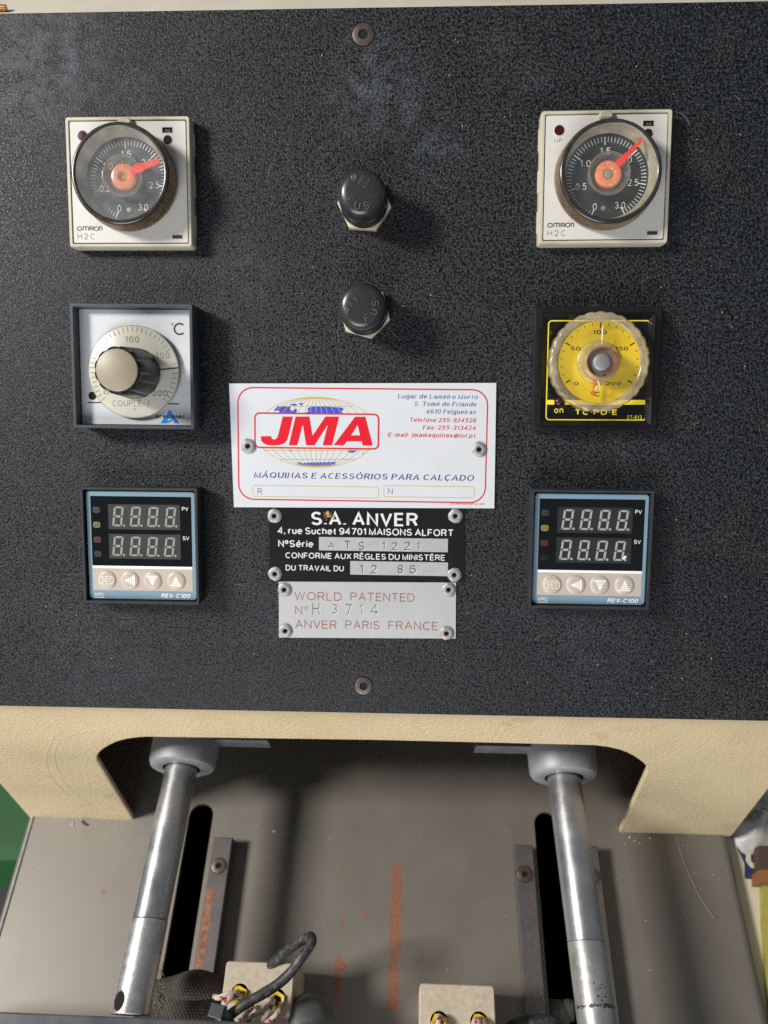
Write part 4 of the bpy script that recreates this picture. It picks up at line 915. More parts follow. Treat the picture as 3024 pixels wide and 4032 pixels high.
# a tiny spider sitting on the black plate
x, y = onpanel(1030 + 533 * .49427, 1970 + 112 * .49427, .7)
t = Th('spider', 'tiny straw coloured spider on the black plate between the first two letters', 'spider', (x, y, .62), R(10))
MSP = mat('straw_spider', (.42, .27, .10), .5, var=.3, vs=.5)
g = G()
g.lathe([(.05, .1), (.75, .35), (.95, .7), (.6, 1.15), (.05, 1.3)], 16, 0, .55); g.lathe([(.05, .15), (.5, .3), (.6, .55), (.35, .8), (.05, .85)], 14, 0, -.65)
for sg in (1, -1):
    for k, a in enumerate((50, 15, -20, -60)):
        l = 2.2 if k in (0, 3) else 1.8
        g.tube([(sg * .4, -.6, .45), (sg * (.4 + l * .45 * math.cos(R(a))), -.6 + l * .45 * math.sin(R(a)), 1.0), (sg * (.4 + l * math.cos(R(a))), -.6 + l * math.sin(R(a)), .03)], .09, 5)
g.build('body', MSP, t.o)

# ================================================================== work table
def wthing(name, label, cat, loc, group=None, kind=None):
    o = bpy.data.objects.new(name, None); COL.objects.link(o); o.empty_display_size = .02
    o.matrix_world = Matrix.Translation(Vector(loc) * .001); tag(o, label, cat, group, kind); return o
def wpart(g, name, mats, parent, **k):
    """g is in world millimetres"""
    lx, ly, lz = [v * 1000 for v in parent.matrix_world.translation]
    g.v = [(x - lx, y - ly, z - lz) for x, y, z in g.v]
    return g.build(name, mats, parent, **k)
def table_mat():
    m = mat('taupe_satin_steel', (.195, .175, .148), .44, var=.05, vs=40, bump=.08, bs=3, bdist=.05, metal=.25, rvar=.05)
    nt = m.node_tree; N = nt.nodes; L = nt.links; b = N['Principled BSDF']
    src = b.inputs['Base Color'].links[0].from_socket
    tc = N.new('ShaderNodeTexCoord'); sep = N.new('ShaderNodeSeparateXYZ'); L.new(tc.outputs['Object'], sep.inputs[0])
    n = N.new('ShaderNodeTexNoise'); n.inputs['Scale'].default_value = 260; n.inputs['Detail'].default_value = 6; n.inputs['Roughness'].default_value = .7; L.new(tc.outputs['Object'], n.inputs['Vector'])
    n2 = N.new('ShaderNodeTexNoise'); n2.inputs['Scale'].default_value = 700; n2.inputs['Detail'].default_value = 3; L.new(tc.outputs['Object'], n2.inputs['Vector'])
    def ma(op, a, c):
        k = N.new('ShaderNodeMath'); k.operation = op
        for i, v in enumerate((a, c)):
            if isinstance(v, (int, float)): k.inputs[i].default_value = v
            elif v is not None: L.new(v, k.inputs[i])
        return k.outputs[0]
    nz = ma('MULTIPLY', ma('SUBTRACT', n.outputs[0], .5), 2.2)
    tot = None
    for (cx_, cy_, hx_, hy_, wob) in RUST:
        rr_n = hx_ * .9
        dx_ = ma('MAXIMUM', ma('SUBTRACT', ma('ABSOLUTE', ma('SUBTRACT', sep.outputs[0], cx_ * .001), 0), (hx_ - rr_n) * .001), 0)
        dy_ = ma('MAXIMUM', ma('SUBTRACT', ma('ABSOLUTE', ma('SUBTRACT', sep.outputs[1], cy_ * .001), 0), max(0, hy_ - rr_n) * .001), 0)
        d = ma('ADD', ma('SQRT', ma('ADD', ma('MULTIPLY', dx_, dx_), ma('MULTIPLY', dy_, dy_)), 0), ma('MULTIPLY', nz, wob * hx_ * .001))
        k = ma('LESS_THAN', d, rr_n * .001); tot = k if tot is None else ma('MAXIMUM', tot, k)
    rc = N.new('ShaderNodeMix'); rc.data_type = 'RGBA'; L.new(n2.outputs[0], rc.inputs[0]); rc.inputs[6].default_value = (.17, .055, .028, 1); rc.inputs[7].default_value = (.34, .165, .105, 1)
    mx = N.new('ShaderNodeMix'); mx.data_type = 'RGBA'; L.new(tot, mx.inputs[0]); L.new(src, mx.inputs[6]); L.new(rc.outputs[2], mx.inputs[7]); L.new(mx.outputs[2], b.inputs['Base Color'])
    L.new(ma('MULTIPLY', ma('SUBTRACT', 1., tot), .25), b.inputs['Metallic'])
    return m
tb = wthing('work_table', 'taupe steel work table with two long slots and a rust streak between them', 'work table', (-20, -150, TZ))
def lv(px, py, h=0.): return onlevel(px, py, TZ + h)
def rl(p, q, hw, wob):
    a, b = lv(*p), lv(*q); return ((a.x + b.x) / 2 + 20, (a.y + b.y) / 2 + 150, hw, abs(a.y - b.y) / 2, wob)
RUST = [rl((1562, 3402), (1556, 3760), 2.9, .16), rl((1553, 3745), (1550, 3800), 1.8, .15), rl((1550, 3790), (1545, 3985), 2.9, .16), rl((1332, 3765), (1325, 3945), 1.9, .22), rl((1345, 3785), (1350, 3825), 2.6, .3),
        rl((1350, 3610), (1346, 3675), .8, .3), rl((1436, 3598), (1446, 3608), 1.4, .4), rl((1270, 3500), (1268, 3530), .7, .4), rl((396, 3508), (420, 3516), 1.4, .5), rl((1352, 3400), (1350, 3425), .9, .6)]
M_table = table_mat()
y0t, y1t = -330., P0.y + 248
XA, XB = -207.5, 164.5
SL = [(-122.0, -108.7, -93.4), (66.4, 79.6, -93.4)]
def slot(x0, x1, yt): r = (x1 - x0) / 2; c = (x0 + x1) / 2; return [(x0, -318), (x1, -318)] + [(c + r * math.cos(R(a)), yt - r + r * math.sin(R(a))) for a in range(0, 181, 15)]
g = G(); g.poly([[(XA, y0t), (XB, y0t), (XB, y1t), (XA, y1t)]] + [slot(*s) for s in SL], TZ - 3, TZ)
wpart(g, 'table_top', M_table, tb, ang=30)
for sx, X in ((-1, XA), (1, XB)):
    g = G(); r = 4.6
    prof = [(X + sx * .02, TZ - 2.9)] + [(X + sx * (.0 + r * math.sin(R(a))), TZ - r + r * math.cos(R(a))) for a in range(0, 91, 15)] + [(X + sx * r, TZ - 60), (X + sx * (r - 2), TZ - 60), (X + sx * (r - 2), TZ - 4.7)]
    if sx < 0: prof.insert(1, (X + .0, TZ)); 
    rings = [[(x, y, z) for x, z in prof] for y in (y0t, y1t)]
    g.loft(rings if sx > 0 else rings[::-1]); wpart(g, 'rolled_edge', M_table, tb)
g = G(); g.tube([(XA - 1.0 + random.uniform(-.1, .1), y0t + k * 14, TZ + .2) for k in range(int((y1t - y0t) / 14))], .8, 8, flat=.8); wpart(g, 'edge_bead', M_alu, tb)
g = G()
for (a, b, c, d) in ((XA + 2, XA + 4, y0t, y1t), (XB - 4, XB - 2, y0t, y1t), (XA + 4, XB - 4, y0t, y0t + 2), (XA + 4, XB - 4, y1t - 2, y1t)): g.box(a, b, c, d, TZ - 170, TZ - 3.2)
g.box(XA + 2, XB - 2, y0t, y1t, TZ - 172, TZ - 170.2); wpart(g, 'slot_shade_box', M_void, tb)  # black box added under the slots; their shade is in its colour

# guide rails beside the slots
M_rail = mat('rust_bitten_steel', (.150, .140, .138), .38, metal=.55, var=.12, vs=8, dirt=(.24, .105, .065), ds=8, da=.40, bump=.2, bs=.8, bdist=.05)
def rust_strip(o): pass
HR = 9.5
def rail(pl, pr, screw, label, strip):
    a, b = lv(*pl, HR), lv(*pr, HR); x0, x1, yt = a.x, b.x, (a.y + b.y) / 2
    t = wthing('guide_rail', label, 'guide rail', ((x0 + x1) / 2, yt - 80, TZ), 'rusty guide rails beside the table slots')
    g = G(); g.box(x0, x1, -325, yt, TZ + .02, TZ + HR, ch=.35); wpart(g, 'bar', M_rail, t)
    if strip:
        g = G(); P = []
        x, y = strip[0], yt - 45
        pts = [(x0 + .5, yt - 25), (x0 + 3.6, yt - 24)] + [(x0 + 4.6 + random.uniform(-.7, .7), yt - 28 - k * 4) for k in range(40)] + [(x0 + .5, yt - 190)]
        g.poly([pts], TZ + HR + .03); wpart(g, 'rust_film', mat('orange_rust', (.30, .135, .085), .85, var=.4, vs=2.2, dirt=(.40, .28, .22), ds=2, da=.35, bump=.5, bs=.9, bdist=.1), t)
    s = lv(*screw, HR); g = G(); n = 36
    g.lathe([(4.3, TZ + HR + .02), (4.25, TZ + HR + .22), (3.95, TZ + HR + .22), (3.9, TZ + HR + .04)], n, s.x, s.y, cap1=False)
    g.lathe([(3.85, TZ + HR - .0), (3.8, TZ + HR + .45), (3.5, TZ + HR + .6), (1.5, TZ + HR + .5)], n, s.x, s.y, cap1=False)
    g.lathe([(1.5, TZ + HR + .5), (1.3, TZ + HR + .08)], 6, s.x, s.y, m=1); wpart(g, 'screw', [M_steel, M_void], t)
rail((842, 3297), (916, 3297), (862, 3409), 'rusty flat steel rail right of the left rod, with socket screw', (0,))
rail((2026, 3326), (2098, 3326), (2066, 3442), 'rusty flat steel rail left of the right rod, with socket screw', None)
rail((2281, 3330), (2353, 3330), (2330, 3449), 'rusty flat steel rail half hidden behind the right rod', None)

# ================================================================== rods and their bearings
M_chrome = mat('worn_chrome', (.44, .445, .46), .34, metal=.85, var=.10, vs=12, rvar=.08, dirt=(.30, .22, .15), ds=16, da=.14, bump=.06, bs=9, bdist=.06)
M_chrome2 = mat('dull_bare_steel', (.47, .465, .46), .40, metal=.75, var=.12, vs=5, rvar=.06, dirt=(.28, .20, .14), ds=9, da=.22, bump=.12, bs=2, bdist=.05)
M_cast = mat('cast_aluminium', (.30, .305, .31), .55, metal=.4, var=.1, vs=6, bump=.5, bs=1.6, bdist=.12)
HROD = 57.
def rod(pts, faceP, label, seam, hole, blabel, rr=8.0):
    a, b = lv(*pts[0], HROD), lv(*pts[1], HROD); d = (b - a).normalized(); Zr = TZ + HROD
    at_ = lambda y: Vector((a.x + d.x * (y - a.y) / d.y, y, Zr))
    f = lv(*faceP, HROD + 3); yf = f.y; ys = lv(*seam, HROD + rr * .8).y; yend = lv(540, 3998, HROD).y
    t = wthing('guide_rod', label, 'rod', tuple(at_(yend)), 'polished rods running over the work table')
    def cyl(y0, y1, r0, r1, n=48):
        g = G(); P = [at_(y0), at_(y0), at_(y1), at_(y1)]; rs = [r0 - (.3 if hole else .06), r0, r1, r1 - .4]
        y_ = [y0, y0 - .3, y1 + .3, y1]
        rings = [[(at_(yy).x + r * math.cos(q), yy, Zr + r * math.sin(q)) for q in [2 * math.pi * k / n for k in range(n)]] for yy, r in zip(y_, rs)]
        g.loft(rings, m=0); return g
    wpart(cyl(yf + 60, ys + .05, rr - (.2 if hole else .05), rr - (.2 if hole else .05)), 'shaft', M_chrome, t)
    wpart(cyl(ys, yend if hole else -330, rr, rr), 'lower_sleeve', M_chrome2, t)
    if hole:
        hp = lv(*hole, HROD + 6.5); g = G(); n = 24; ax_ = at_(hp.y).x
        hw = 2.3
        def surf(u, v, r): x = hp.x + u; return (x, hp.y + v, Zr + math.sqrt(max(r * r - (x - at_(hp.y + v).x) ** 2, .01)))
        g.loft([[surf(q * hw * math.cos(k / n * 2 * math.pi), q * 3.4 * math.sin(k / n * 2 * math.pi), rr + .06) for k in range(n)] for q in (1.0, .6, .2)], False, True); wpart(g, 'cross_hole', M_void, t)
        g = G(); g.loft([[surf(q * hw * math.cos(k / n * 2 * math.pi), q * 3.4 * math.sin(k / n * 2 * math.pi), rr + .04) for k in range(n)] for q in (1.14, .98)], False, False); wpart(g, 'rusty_hole_edge', mat('hole_rust', (.20, .10, .07), .7, var=.3, vs=1), t)
    # bearing housing
    h = wthing('bearing_housing', blabel, 'bearing', (at_(yf).x, yf + 30, Zr), 'cast aluminium bearings hanging behind the cream apron')
    g = G(); n = 64; Rb = 16.3
    prof = [(8.6, yf + 6), (8.7, yf + .4), (9.3, yf), (13.6, yf), (15.4, yf + .9), (Rb, yf + 3), (Rb + .8, yf + 34), (Rb + 1.6, yf + 75)]
    rings = [[(at_(yf).x + r * math.cos(q), y, Zr + r * math.sin(q)) for q in [2 * math.pi * k / n for k in range(n)]] for r, y in prof]
    g.loft(rings, False, True, mats=[1, 1, 0, 0, 0, 0, 0]); wpart(g, 'casting', [M_cast, M_void], h, ang=40)
    return h, at_(yf), yf
lb, lp, lyf = rod(((700, 3098), (560, 3764)), (715, 3020), 'left polished steel rod with a cross hole near its lower end', (640, 3616), (470, 3941), 'grey cast bearing around the left rod')
rb, rp, ryf = rod(((2225, 3100), (2315, 3764)), (2208, 3056), 'right polished steel rod with worn scratched lower end', (2270, 3702), None, 'grey cast bearing around the right rod')
for (h, p, sx, yy) in ((lb, lp, 1, 2924), (rb, rp, -1, 2948)):
    y_ = onlevel(1000 if sx > 0 else 2000, yy, TZ + HROD + 6).y
    g = G(); x0, x1 = sorted((p.x + sx * 12, p.x + sx * 43)); g.box(x0, x1, y_, y_ + 40, TZ + HROD - 2, TZ + HROD + 6, ch=1.2); wpart(g, 'flange', mat('dark_cast', (.13, .13, .135), .6, metal=.3, var=.2, vs=5), h)
# dark worn band on the right rod
g = G(); n = 40; a, b = lv(2225, 3100, HROD), lv(2315, 3764, HROD); yb_ = lv(2335, 3960, HROD + 8).y
cxr = a.x + (b.x - a.x) * (yb_ - a.y) / (b.y - a.y)
for _ in range(70):
    q0 = random.uniform(R(20), R(160)); near = random.random() < .62
    dy = random.gauss(0, .35) if near else random.uniform(.5, 9) ; dq = random.uniform(.03, .16) if near else random.uniform(.01, .05); hh = random.uniform(.12, .4) if near else random.uniform(.1, .5)
    if not near: q0 = random.gauss(R(80), .35)
    P = [(cxr + 8.05 * math.cos(q0 + t_ * dq), yb_ + dy + e_ * hh * math.cos(t_ * 1.3), TZ + HROD + 8.05 * math.sin(q0 + t_ * dq)) for t_ in (-1, -.4, .4, 1) for e_ in (-1, 1)]
    n0 = g.add(P)
    for k in range(3): g.face((n0 + 2 * k, n0 + 2 * k + 1, n0 + 2 * k + 3, n0 + 2 * k + 2))
rrod = [o for o in COL.objects if o.name.startswith('guide_rod') and o.parent is None][-1]
wpart(g, 'worn_band', mat('black_wear', (.05, .045, .04), .5, metal=.4, var=.5, vs=1.2), rrod)

# ================================================================== clutter at the lower edge
M_ceramic = mat('speckled_ceramic', (.52, .44, .33), .6, var=.12, vs=2.2, bump=.3, bs=1.2, bdist=.08, dirt=(.34, .27, .19), ds=3.2, da=.22)
M_ybush = mat('yellow_sleeve', (.72, .50, .02), .3, var=.15, vs=3, dirt=(.40, .30, .08), ds=3, da=.3)
def braid_mat():
    m = mat('flecked_braid', (.58, .52, .44), .8, var=.12, vs=1, bump=.5, bs=.5, bdist=.1)
    nt = m.node_tree; N = nt.nodes; L = nt.links; b = N['Principled BSDF']; src = b.inputs['Base Color'].links[0].from_socket
    tc = N.new('ShaderNodeTexCoord'); n = N.new('ShaderNodeTexNoise'); n.inputs['Scale'].default_value = 420; n.inputs['Detail'].default_value = 1
    L.new(tc.outputs['Object'], n.inputs['Vector']); mr = N.new('ShaderNodeMapRange'); mr.inputs[1].default_value = .57; mr.inputs[2].default_value = .60; L.new(n.outputs[0], mr.inputs[0])
    mx = N.new('ShaderNodeMix'); mx.data_type = 'RGBA'; L.new(mr.outputs[0], mx.inputs[0]); L.new(src, mx.inputs[6]); mx.inputs[7].default_value = (.42, .03, .06, 1); L.new(mx.outputs[2], b.inputs['Base Color'])
    return m
M_braid = braid_mat()
def spline(pts, n=8):
    P = [Vector(p) for p in pts]; P = [P[0] * 2 - P[1]] + P + [P[-1] * 2 - P[-2]]; out_ = []
    for i in range(1, len(P) - 2):
        for k in range(n):
            t_ = k / n; a, b, c, d = P[i - 1:i + 3]
            out_.append(.5 * ((2 * b) + (c - a) * t_ + (2 * a - 5 * b + 4 * c - d) * t_ ** 2 + (3 * b - a - 3 * c + d) * t_ ** 3))
    out_.append(P[-2]); return out_
def block(tl, tr, br_, holes, label, H, wires):
    a, b, c = lv(*tl, H), lv(*tr, H), lv(*br_, H)
    cx_, wx_ = (a.x + b.x) / 2, b.x - a.x; yt = (a.y + b.y) / 2; y0 = yt - 32
    t = wthing('ceramic_block', label, 'connector block', (cx_, (yt + y0) / 2, TZ), 'ceramic connector blocks with wires')
    g = G(); w, h = wx_, yt - y0
    hl = [lv(*p, H) for p in holes]; hr = 3.9
    cyc = (yt + y0) / 2
    g.loft([rrect(w, h, 1.4, TZ + .05, cx=cx_, cy=cyc), rrect(w, h, 1.4, TZ + H - .7, cx=cx_, cy=cyc)], True, False)
    top = rr2(w - .9, h - .9, 1.0, cx_, cyc, 4); n0 = len(g.v)
    g.loft([rrect(w, h, 1.4, TZ + H - .7, cx=cx_, cy=cyc), rrect(w - .9, h - .9, 1.0, TZ + H - .15, cx=cx_, cy=cyc)], False, False)
    g.poly([top] + [circ(hr, p.x, p.y, 24) for p in hl], TZ + H - .15)
    wpart(g, 'body', M_ceramic, t)
    for p in hl:
        g = G(); g.lathe([(hr, TZ + H - .15), (hr, TZ + H - 10)], 24, p.x, p.y, m=0); wpart(g, 'hole', M_gap, t)
        g = G(); g.lathe([(hr - .35, TZ + H - 6), (hr - .3, TZ + H + 1.0), (hr - .5, TZ + H + 1.5), (hr - 1.7, TZ + H + 1.2), (hr - 2.1, TZ + H - .5), (hr - 2.2, TZ + H - 5)], 12, p.x, p.y - .6, cap1=False, rad=lambda i, r, z: r * (1 + .10 * math.sin(i * 2.1)))
        wpart(g, 'sleeve', M_ybush, t)
    for k, pts in enumerate(wires):
        g = G(); g.tube(spline([tuple(lv(u, v, H + hh)) for u, v, hh in pts], 7), 1.15, 8); wpart(g, 'braided_wire', M_braid, t)
z8 = lambda u, v: (700 + u * .42194, 3600 + v * .42194)
block((892, 3781), (1162, 3795), (1160, 4020), [(z8(575, 740)), (z8(925, 790))], 'speckled beige ceramic block under the black cable', 40,
      [[(*z8(600, 745), -4), (*z8(560, 735), 4), (*z8(470, 745), 7), (*z8(390, 775), 6), (*z8(345, 770), 2)], [(*z8(620, 770), -3), (*z8(560, 765), 4), (*z8(480, 790), 8), (*z8(430, 850), 6)],
       [(*z8(870, 770), -4), (*z8(865, 810), 4), (*z8(800, 900), 6), (*z8(690, 960), 6), (*z8(560, 1060), 6)],
       [(*z8(900, 800), -4), (*z8(880, 850), 5), (*z8(830, 930), 7), (*z8(770, 1010), 5), (*z8(700, 1070), 4)], [(*z8(950, 830), -4), (*z8(960, 870), 4), (*z8(910, 950), 7), (*z8(830, 1010), 6), (*z8(760, 1060), 4)],
       [(*z8(700, 860), 2), (*z8(640, 930), 5), (*z8(560, 1010), 4), (*z8(500, 1070), 2)]])
z9 = lambda u, v: (1480 + u * .36166, 3650 + v * .36166)
block((1652, 3872), (1946, 3880), (1957, 4032), [z9(690, 1030), z9(1125, 1035)], 'speckled beige ceramic block at the bottom centre right', 40,
      [[(*z9(700, 1010), -4), (*z9(690, 980), 4), (*z9(680, 1030), 7), (*z9(650, 1120), 5)], [(*z9(720, 1030), -3), (*z9(720, 1010), 3), (*z9(700, 1090), 7)], [(*z9(1100, 1030), -3), (*z9(1080, 1020), 4), (*z9(1060, 1110), 6)], [(*z9(1140, 1030), -3), (*z9(1120, 1010), 4), (*z9(1110, 1110), 7)], [(*z9(1170, 1040), -3), (*z9(1170, 1030), 3), (*z9(1170, 1120), 6)]])

M_cable = mat('dusty_black_rubber', (.030, .030, .033), .5, var=.3, vs=4, bump=.35, bs=.9, bdist=.08, dirt=(.15, .15, .12), ds=2.6, da=.5)
cb = wthing('cable', 'dusty black rubber cable looping up over the ceramic block', 'cable', tuple(lv(1000, 3900, 45)))
pth = [(*z8(820, 520), 36), (*z8(915, 430), 41), (*z8(1010, 345), 46), (*z8(1120, 268), 51), (*z8(1215, 215), 55), (*z8(1250, 225), 58), (*z8(1235, 290), 60), (*z8(1150, 410), 60), (*z8(1050, 545), 58), (*z8(930, 655), 57), (*z8(790, 745), 57), (*z8(640, 830), 57), (*z8(520, 915), 56), (*z8(420, 990), 55), (*z8(330, 1060), 54), (*z8(250, 1130), 53)]
g = G(); g.tube(spline([tuple(lv(u, v, h)) for u, v, h in pth], 6), 2.45, 16, rfn=lambda q: 2.15 + .06 * math.sin(q * 70)); wpart(g, 'sheath', M_cable, cb)
ct = wthing('cable_tie', 'grey plastic cable tie around the black cable', 'cable tie', tuple(lv(*z8(370, 905), 60)))
M_tie = mat('grey_nylon', (.055, .062, .072), .35, var=.1, vs=2)
g = G(); p = lv(*z8(372, 905), 60)
def rotbox(g, c, sx, sy, sz, a, m=0, ch=.3):
    n0 = len(g.v); g.box(-sx / 2, sx / 2, -sy / 2, sy / 2, -sz / 2, sz / 2, m, ch)
    for i in range(n0, len(g.v)):
        x, y, z = g.v[i]; g.v[i] = (c[0] + x * math.cos(a) - y * math.sin(a), c[1] + x * math.sin(a) + y * math.cos(a), c[2] + z)
rotbox(g, p, 6.0, 5.0, 6, R(-12)); wpart(g, 'head', M_tie, ct)
g = G(); pts = spline([tuple(lv(*z8(390, 900), 61)), tuple(lv(*z8(430, 935), 61)), tuple(lv(*z8(475, 1000), 58)), tuple(lv(*z8(520, 1075), 50))], 6)
g.tube(pts, 2.1, 8, flat=.35); wpart(g, 'strap', M_tie, ct)
# woven sleeve
def weave_mat():
    m = mat('woven_sleeve', (.060, .048, .040), .85, var=.35, vs=5, dirt=(.17, .13, .07), ds=7, da=.35)
    nt = m.node_tree; N = nt.nodes; L = nt.links; b = N['Principled BSDF']; tc = N.new('ShaderNodeTexCoord')
    hs_ = []
    for rz_ in (35, -35):
        mp = N.new('ShaderNodeMapping'); mp.inputs['Rotation'].default_value = (0, 0, R(rz_)); L.new(tc.outputs['Object'], mp.inputs[0])
        w = N.new('ShaderNodeTexWave'); w.inputs['Scale'].default_value = 230; w.inputs['Distortion'].default_value = .6; L.new(mp.outputs[0], w.inputs['Vector']); hs_.append(w.outputs[1])
    k = N.new('ShaderNodeMath'); k.operation = 'MULTIPLY'; L.new(hs_[0], k.inputs[0]); L.new(hs_[1], k.inputs[1])
    bp = N.new('ShaderNodeBump'); bp.inputs['Strength'].default_value = 1; bp.inputs['Distance'].default_value = .0005; L.new(k.outputs[0], bp.inputs['Height']); L.new(bp.outputs[0], b.inputs['Normal'])
    return m
z5 = lambda u, v: (u * .66305, 3300 + v * .66305)
sl = wthing('woven_sleeve', 'dark brown woven cable sleeve beside the left rod end', 'cable sleeve', tuple(lv(*z5(1100, 950), 15)))
M_weave = weave_mat()
g = G(); path = spline([tuple(lv(*z5(*p), h)) for *p, h in ((850, 1040, 14), (980, 1015, 16), (1100, 1005, 18), (1220, 1010, 18), (1330, 1030, 14))], 8)
g.tube(path, 12, 24, rfn=lambda q: 13.2 - 1.5 * (abs(q - .5) * 2) ** 2, flat=.8); wpart(g, 'lower_fold', M_weave, sl)
g = G(); path = spline([tuple(lv(*z5(*p), h)) for *p, h in ((930, 925, 20), (1050, 900, 24), (1150, 880, 26), (1240, 888, 25), (1340, 915, 20))], 8)
g.tube(path, 4, 20, rfn=lambda q: 4.5 + 2.2 * math.sin(q * 3.1), flat=.8); wpart(g, 'upper_fold', M_weave, sl)
# frayed threads on the sleeve
g = G()
for k in range(46):
    c = lv(*z5(random.uniform(900, 1010), random.uniform(800, 1040)), 26); q = random.uniform(0, 6.28); l = random.uniform(2, 5)
    g.tube([tuple(c), (c.x + l * .5 * math.cos(q), c.y + l * .5 * math.sin(q), c.z + 1.5), (c.x + l * math.cos(q + .5), c.y + l * math.sin(q + .5), c.z + random.uniform(0, 2))], .13, 4)
o = wpart(g, 'frayed_threads', mat('grey_lint', (.17, .18, .15), .9, var=.3, vs=2), sl); o['kind'] = 'stuff'
# ball knob
p = lv(*z8(1210, 1045), 30)
bk = wthing('ball_knob', 'dull dark grey ball knob at the bottom edge', 'knob', (p.x, p.y, TZ))
g = G(); rb_ = 12.4
g.lathe([(4, TZ), (4, TZ + 20)] + [(rb_ * math.cos(R(a)), TZ + 30 + rb_ * math.sin(R(a))) for a in range(-70, 90, 8)] + [(.05, TZ + 30 + rb_)], 40, p.x, p.y)
wpart(g, 'ball', mat('dull_grey_rubber', (.085, .088, .09), .45, var=.15, vs=5, bump=.2, bs=2, bdist=.08, dirt=(.2, .2, .19), ds=5, da=.15), bk)
# bar across the lower left
p0, p1 = lv(0, 3984, 62), lv(597, 4009, 62); xe = lv(1185, 4020, 62).x
bar = wthing('cross_bar', 'dusty rusted steel cross bar along the bottom left edge', 'steel bar', ((p0.x + xe) / 2, p0.y - 15, TZ + 40))
g = G(); sl_ = (p1.y - p0.y) / (p1.x - p0.x); x0 = -230
yy = lambda x: p0.y + sl_ * (x - p0.x)
rg = lambda z, q: [(x0, yy(x0) - 34, z), (xe - 2 * q, yy(xe) - 34, z), (xe - 2 * q, yy(xe) - q, z), (x0, yy(x0) - q, z)]
g.loft([rg(TZ + 46, 0), rg(TZ + 61.4, 0), rg(TZ + 62, .6)]); wpart(g, 'bar', mat('blue_grey_rusted_steel', (.115, .12, .135), .45, metal=.3, var=.3, vs=12, dirt=(.20, .095, .06), ds=12, da=.36, bump=.3, bs=1.5, bdist=.1), bar)
# cable at lower right and lumps of lint in the slot
z7 = lambda u, v: (1900 + u * .67752, 3300 + v * .67752)
cb2 = wthing('cable', 'short arch of black cable by the foot of the right rod', 'cable', tuple(lv(*z7(310, 1070), 10)))
g = G(); g.tube(spline([tuple(lv(*z7(*p), h)) for *p, h in ((160, 1110, 12), (220, 1085, 16), (300, 1072, 18), (380, 1072, 18), (440, 1085, 14))], 6), 3, 12); wpart(g, 'sheath', M_cable, cb2)
lt = wthing('lint', 'clumps of grey lint in the right slot near the rod', 'lint', tuple(lv(*z7(470, 1000), -5)), kind='stuff')
g = G()
for (u, v, r_) in ((430, 1000, 4.2), (428, 975, 2.2), (500, 985, 3.6), (500, 1020, 3.4), (460, 1030, 4.5), (410, 1030, 3)):
    c = lv(*z7(u, v), -4)
    g.lathe([(.05, c.z - r_)] + [(r_ * math.cos(R(a)) * (1 + random.uniform(-.15, .15)), c.z + r_ * math.sin(R(a))) for a in range(-60, 80, 20)] + [(.05, c.z + r_)], 12, c.x, c.y, rad=lambda i, r, z: r * (1 + .12 * math.sin(i * 3 + z)))
wpart(g, 'clump', mat('grey_lint_clump', (.12, .12, .10), .95, var=.3, vs=2, bump=.8, bs=1, bdist=.3), lt)
# crumbs on the table
cr = wthing('crumbs', 'pale crumbs and dust specks scattered on the work table', 'crumbs', (-20, -130, TZ), kind='stuff')
g = G()
spots = [(285, 3246, .75), (320, 3258, .3), (232, 3300, .3), (155, 3418, .35), (226, 3500, .3), (340, 3740, .3), (1080, 3274, .9), (1130, 3275, .4), (1010, 3255, .35), (1300, 3300, .35), (1900, 3560, .3), (1760, 3818, .35), (2560, 3820, .3), (2545, 3625, .35), (2430, 3462, .3), (2500, 3310, .5), (2480, 3296, .6), (2520, 3320, .4), (2560, 3300, .5), (2460, 3322, .3), (2240, 3250, .3), (640, 3050, .3)]
for _ in range(110): spots.append((random.uniform(60, 2900), random.uniform(3180, 3950), random.uniform(.08, .22)))
for (u, v, r_) in spots:
    c = lv(u, v, .3)
    if any(s[0] - .5 < c.x < s[1] + .5 for s in SL) : continue
    q = random.uniform(0, 6)
    g.lathe([(r_, TZ + .02), (r_ * .9, TZ + r_ * .7), (.02, TZ + r_)], 6, c.x, c.y, rad=lambda i, r, z: r * (1 + .3 * math.sin(i * 2 + q)))
wpart(g, 'crumb', mat('pale_crumb', (.62, .56, .46), .8, var=.2, vs=1), cr)
# a hair and a bit of black lint
hr_ = wthing('hair', 'thin white hair lying on the right side of the table', 'hair', tuple(lv(2740, 3450)))
g = G(); g.tube(spline([tuple(lv(*p, 1.5)) for p in ((2662, 3290), (2685, 3375), (2712, 3440), (2750, 3520), (2780, 3570), (2812, 3616))], 6), .09, 5); wpart(g, 'strand', mat('white_hair', (.45, .44, .41), .5, var=.1), hr_)
bt = wthing('lint_scrap', 'small black scrap of lint under the left leg of the apron', 'lint', tuple(lv(335, 3238)))
g = G(); g.tube([tuple(lv(*p, .6)) for p in ((323, 3232), (331, 3242), (343, 3248))], .6, 6); wpart(g, 'scrap', M_ink, bt)

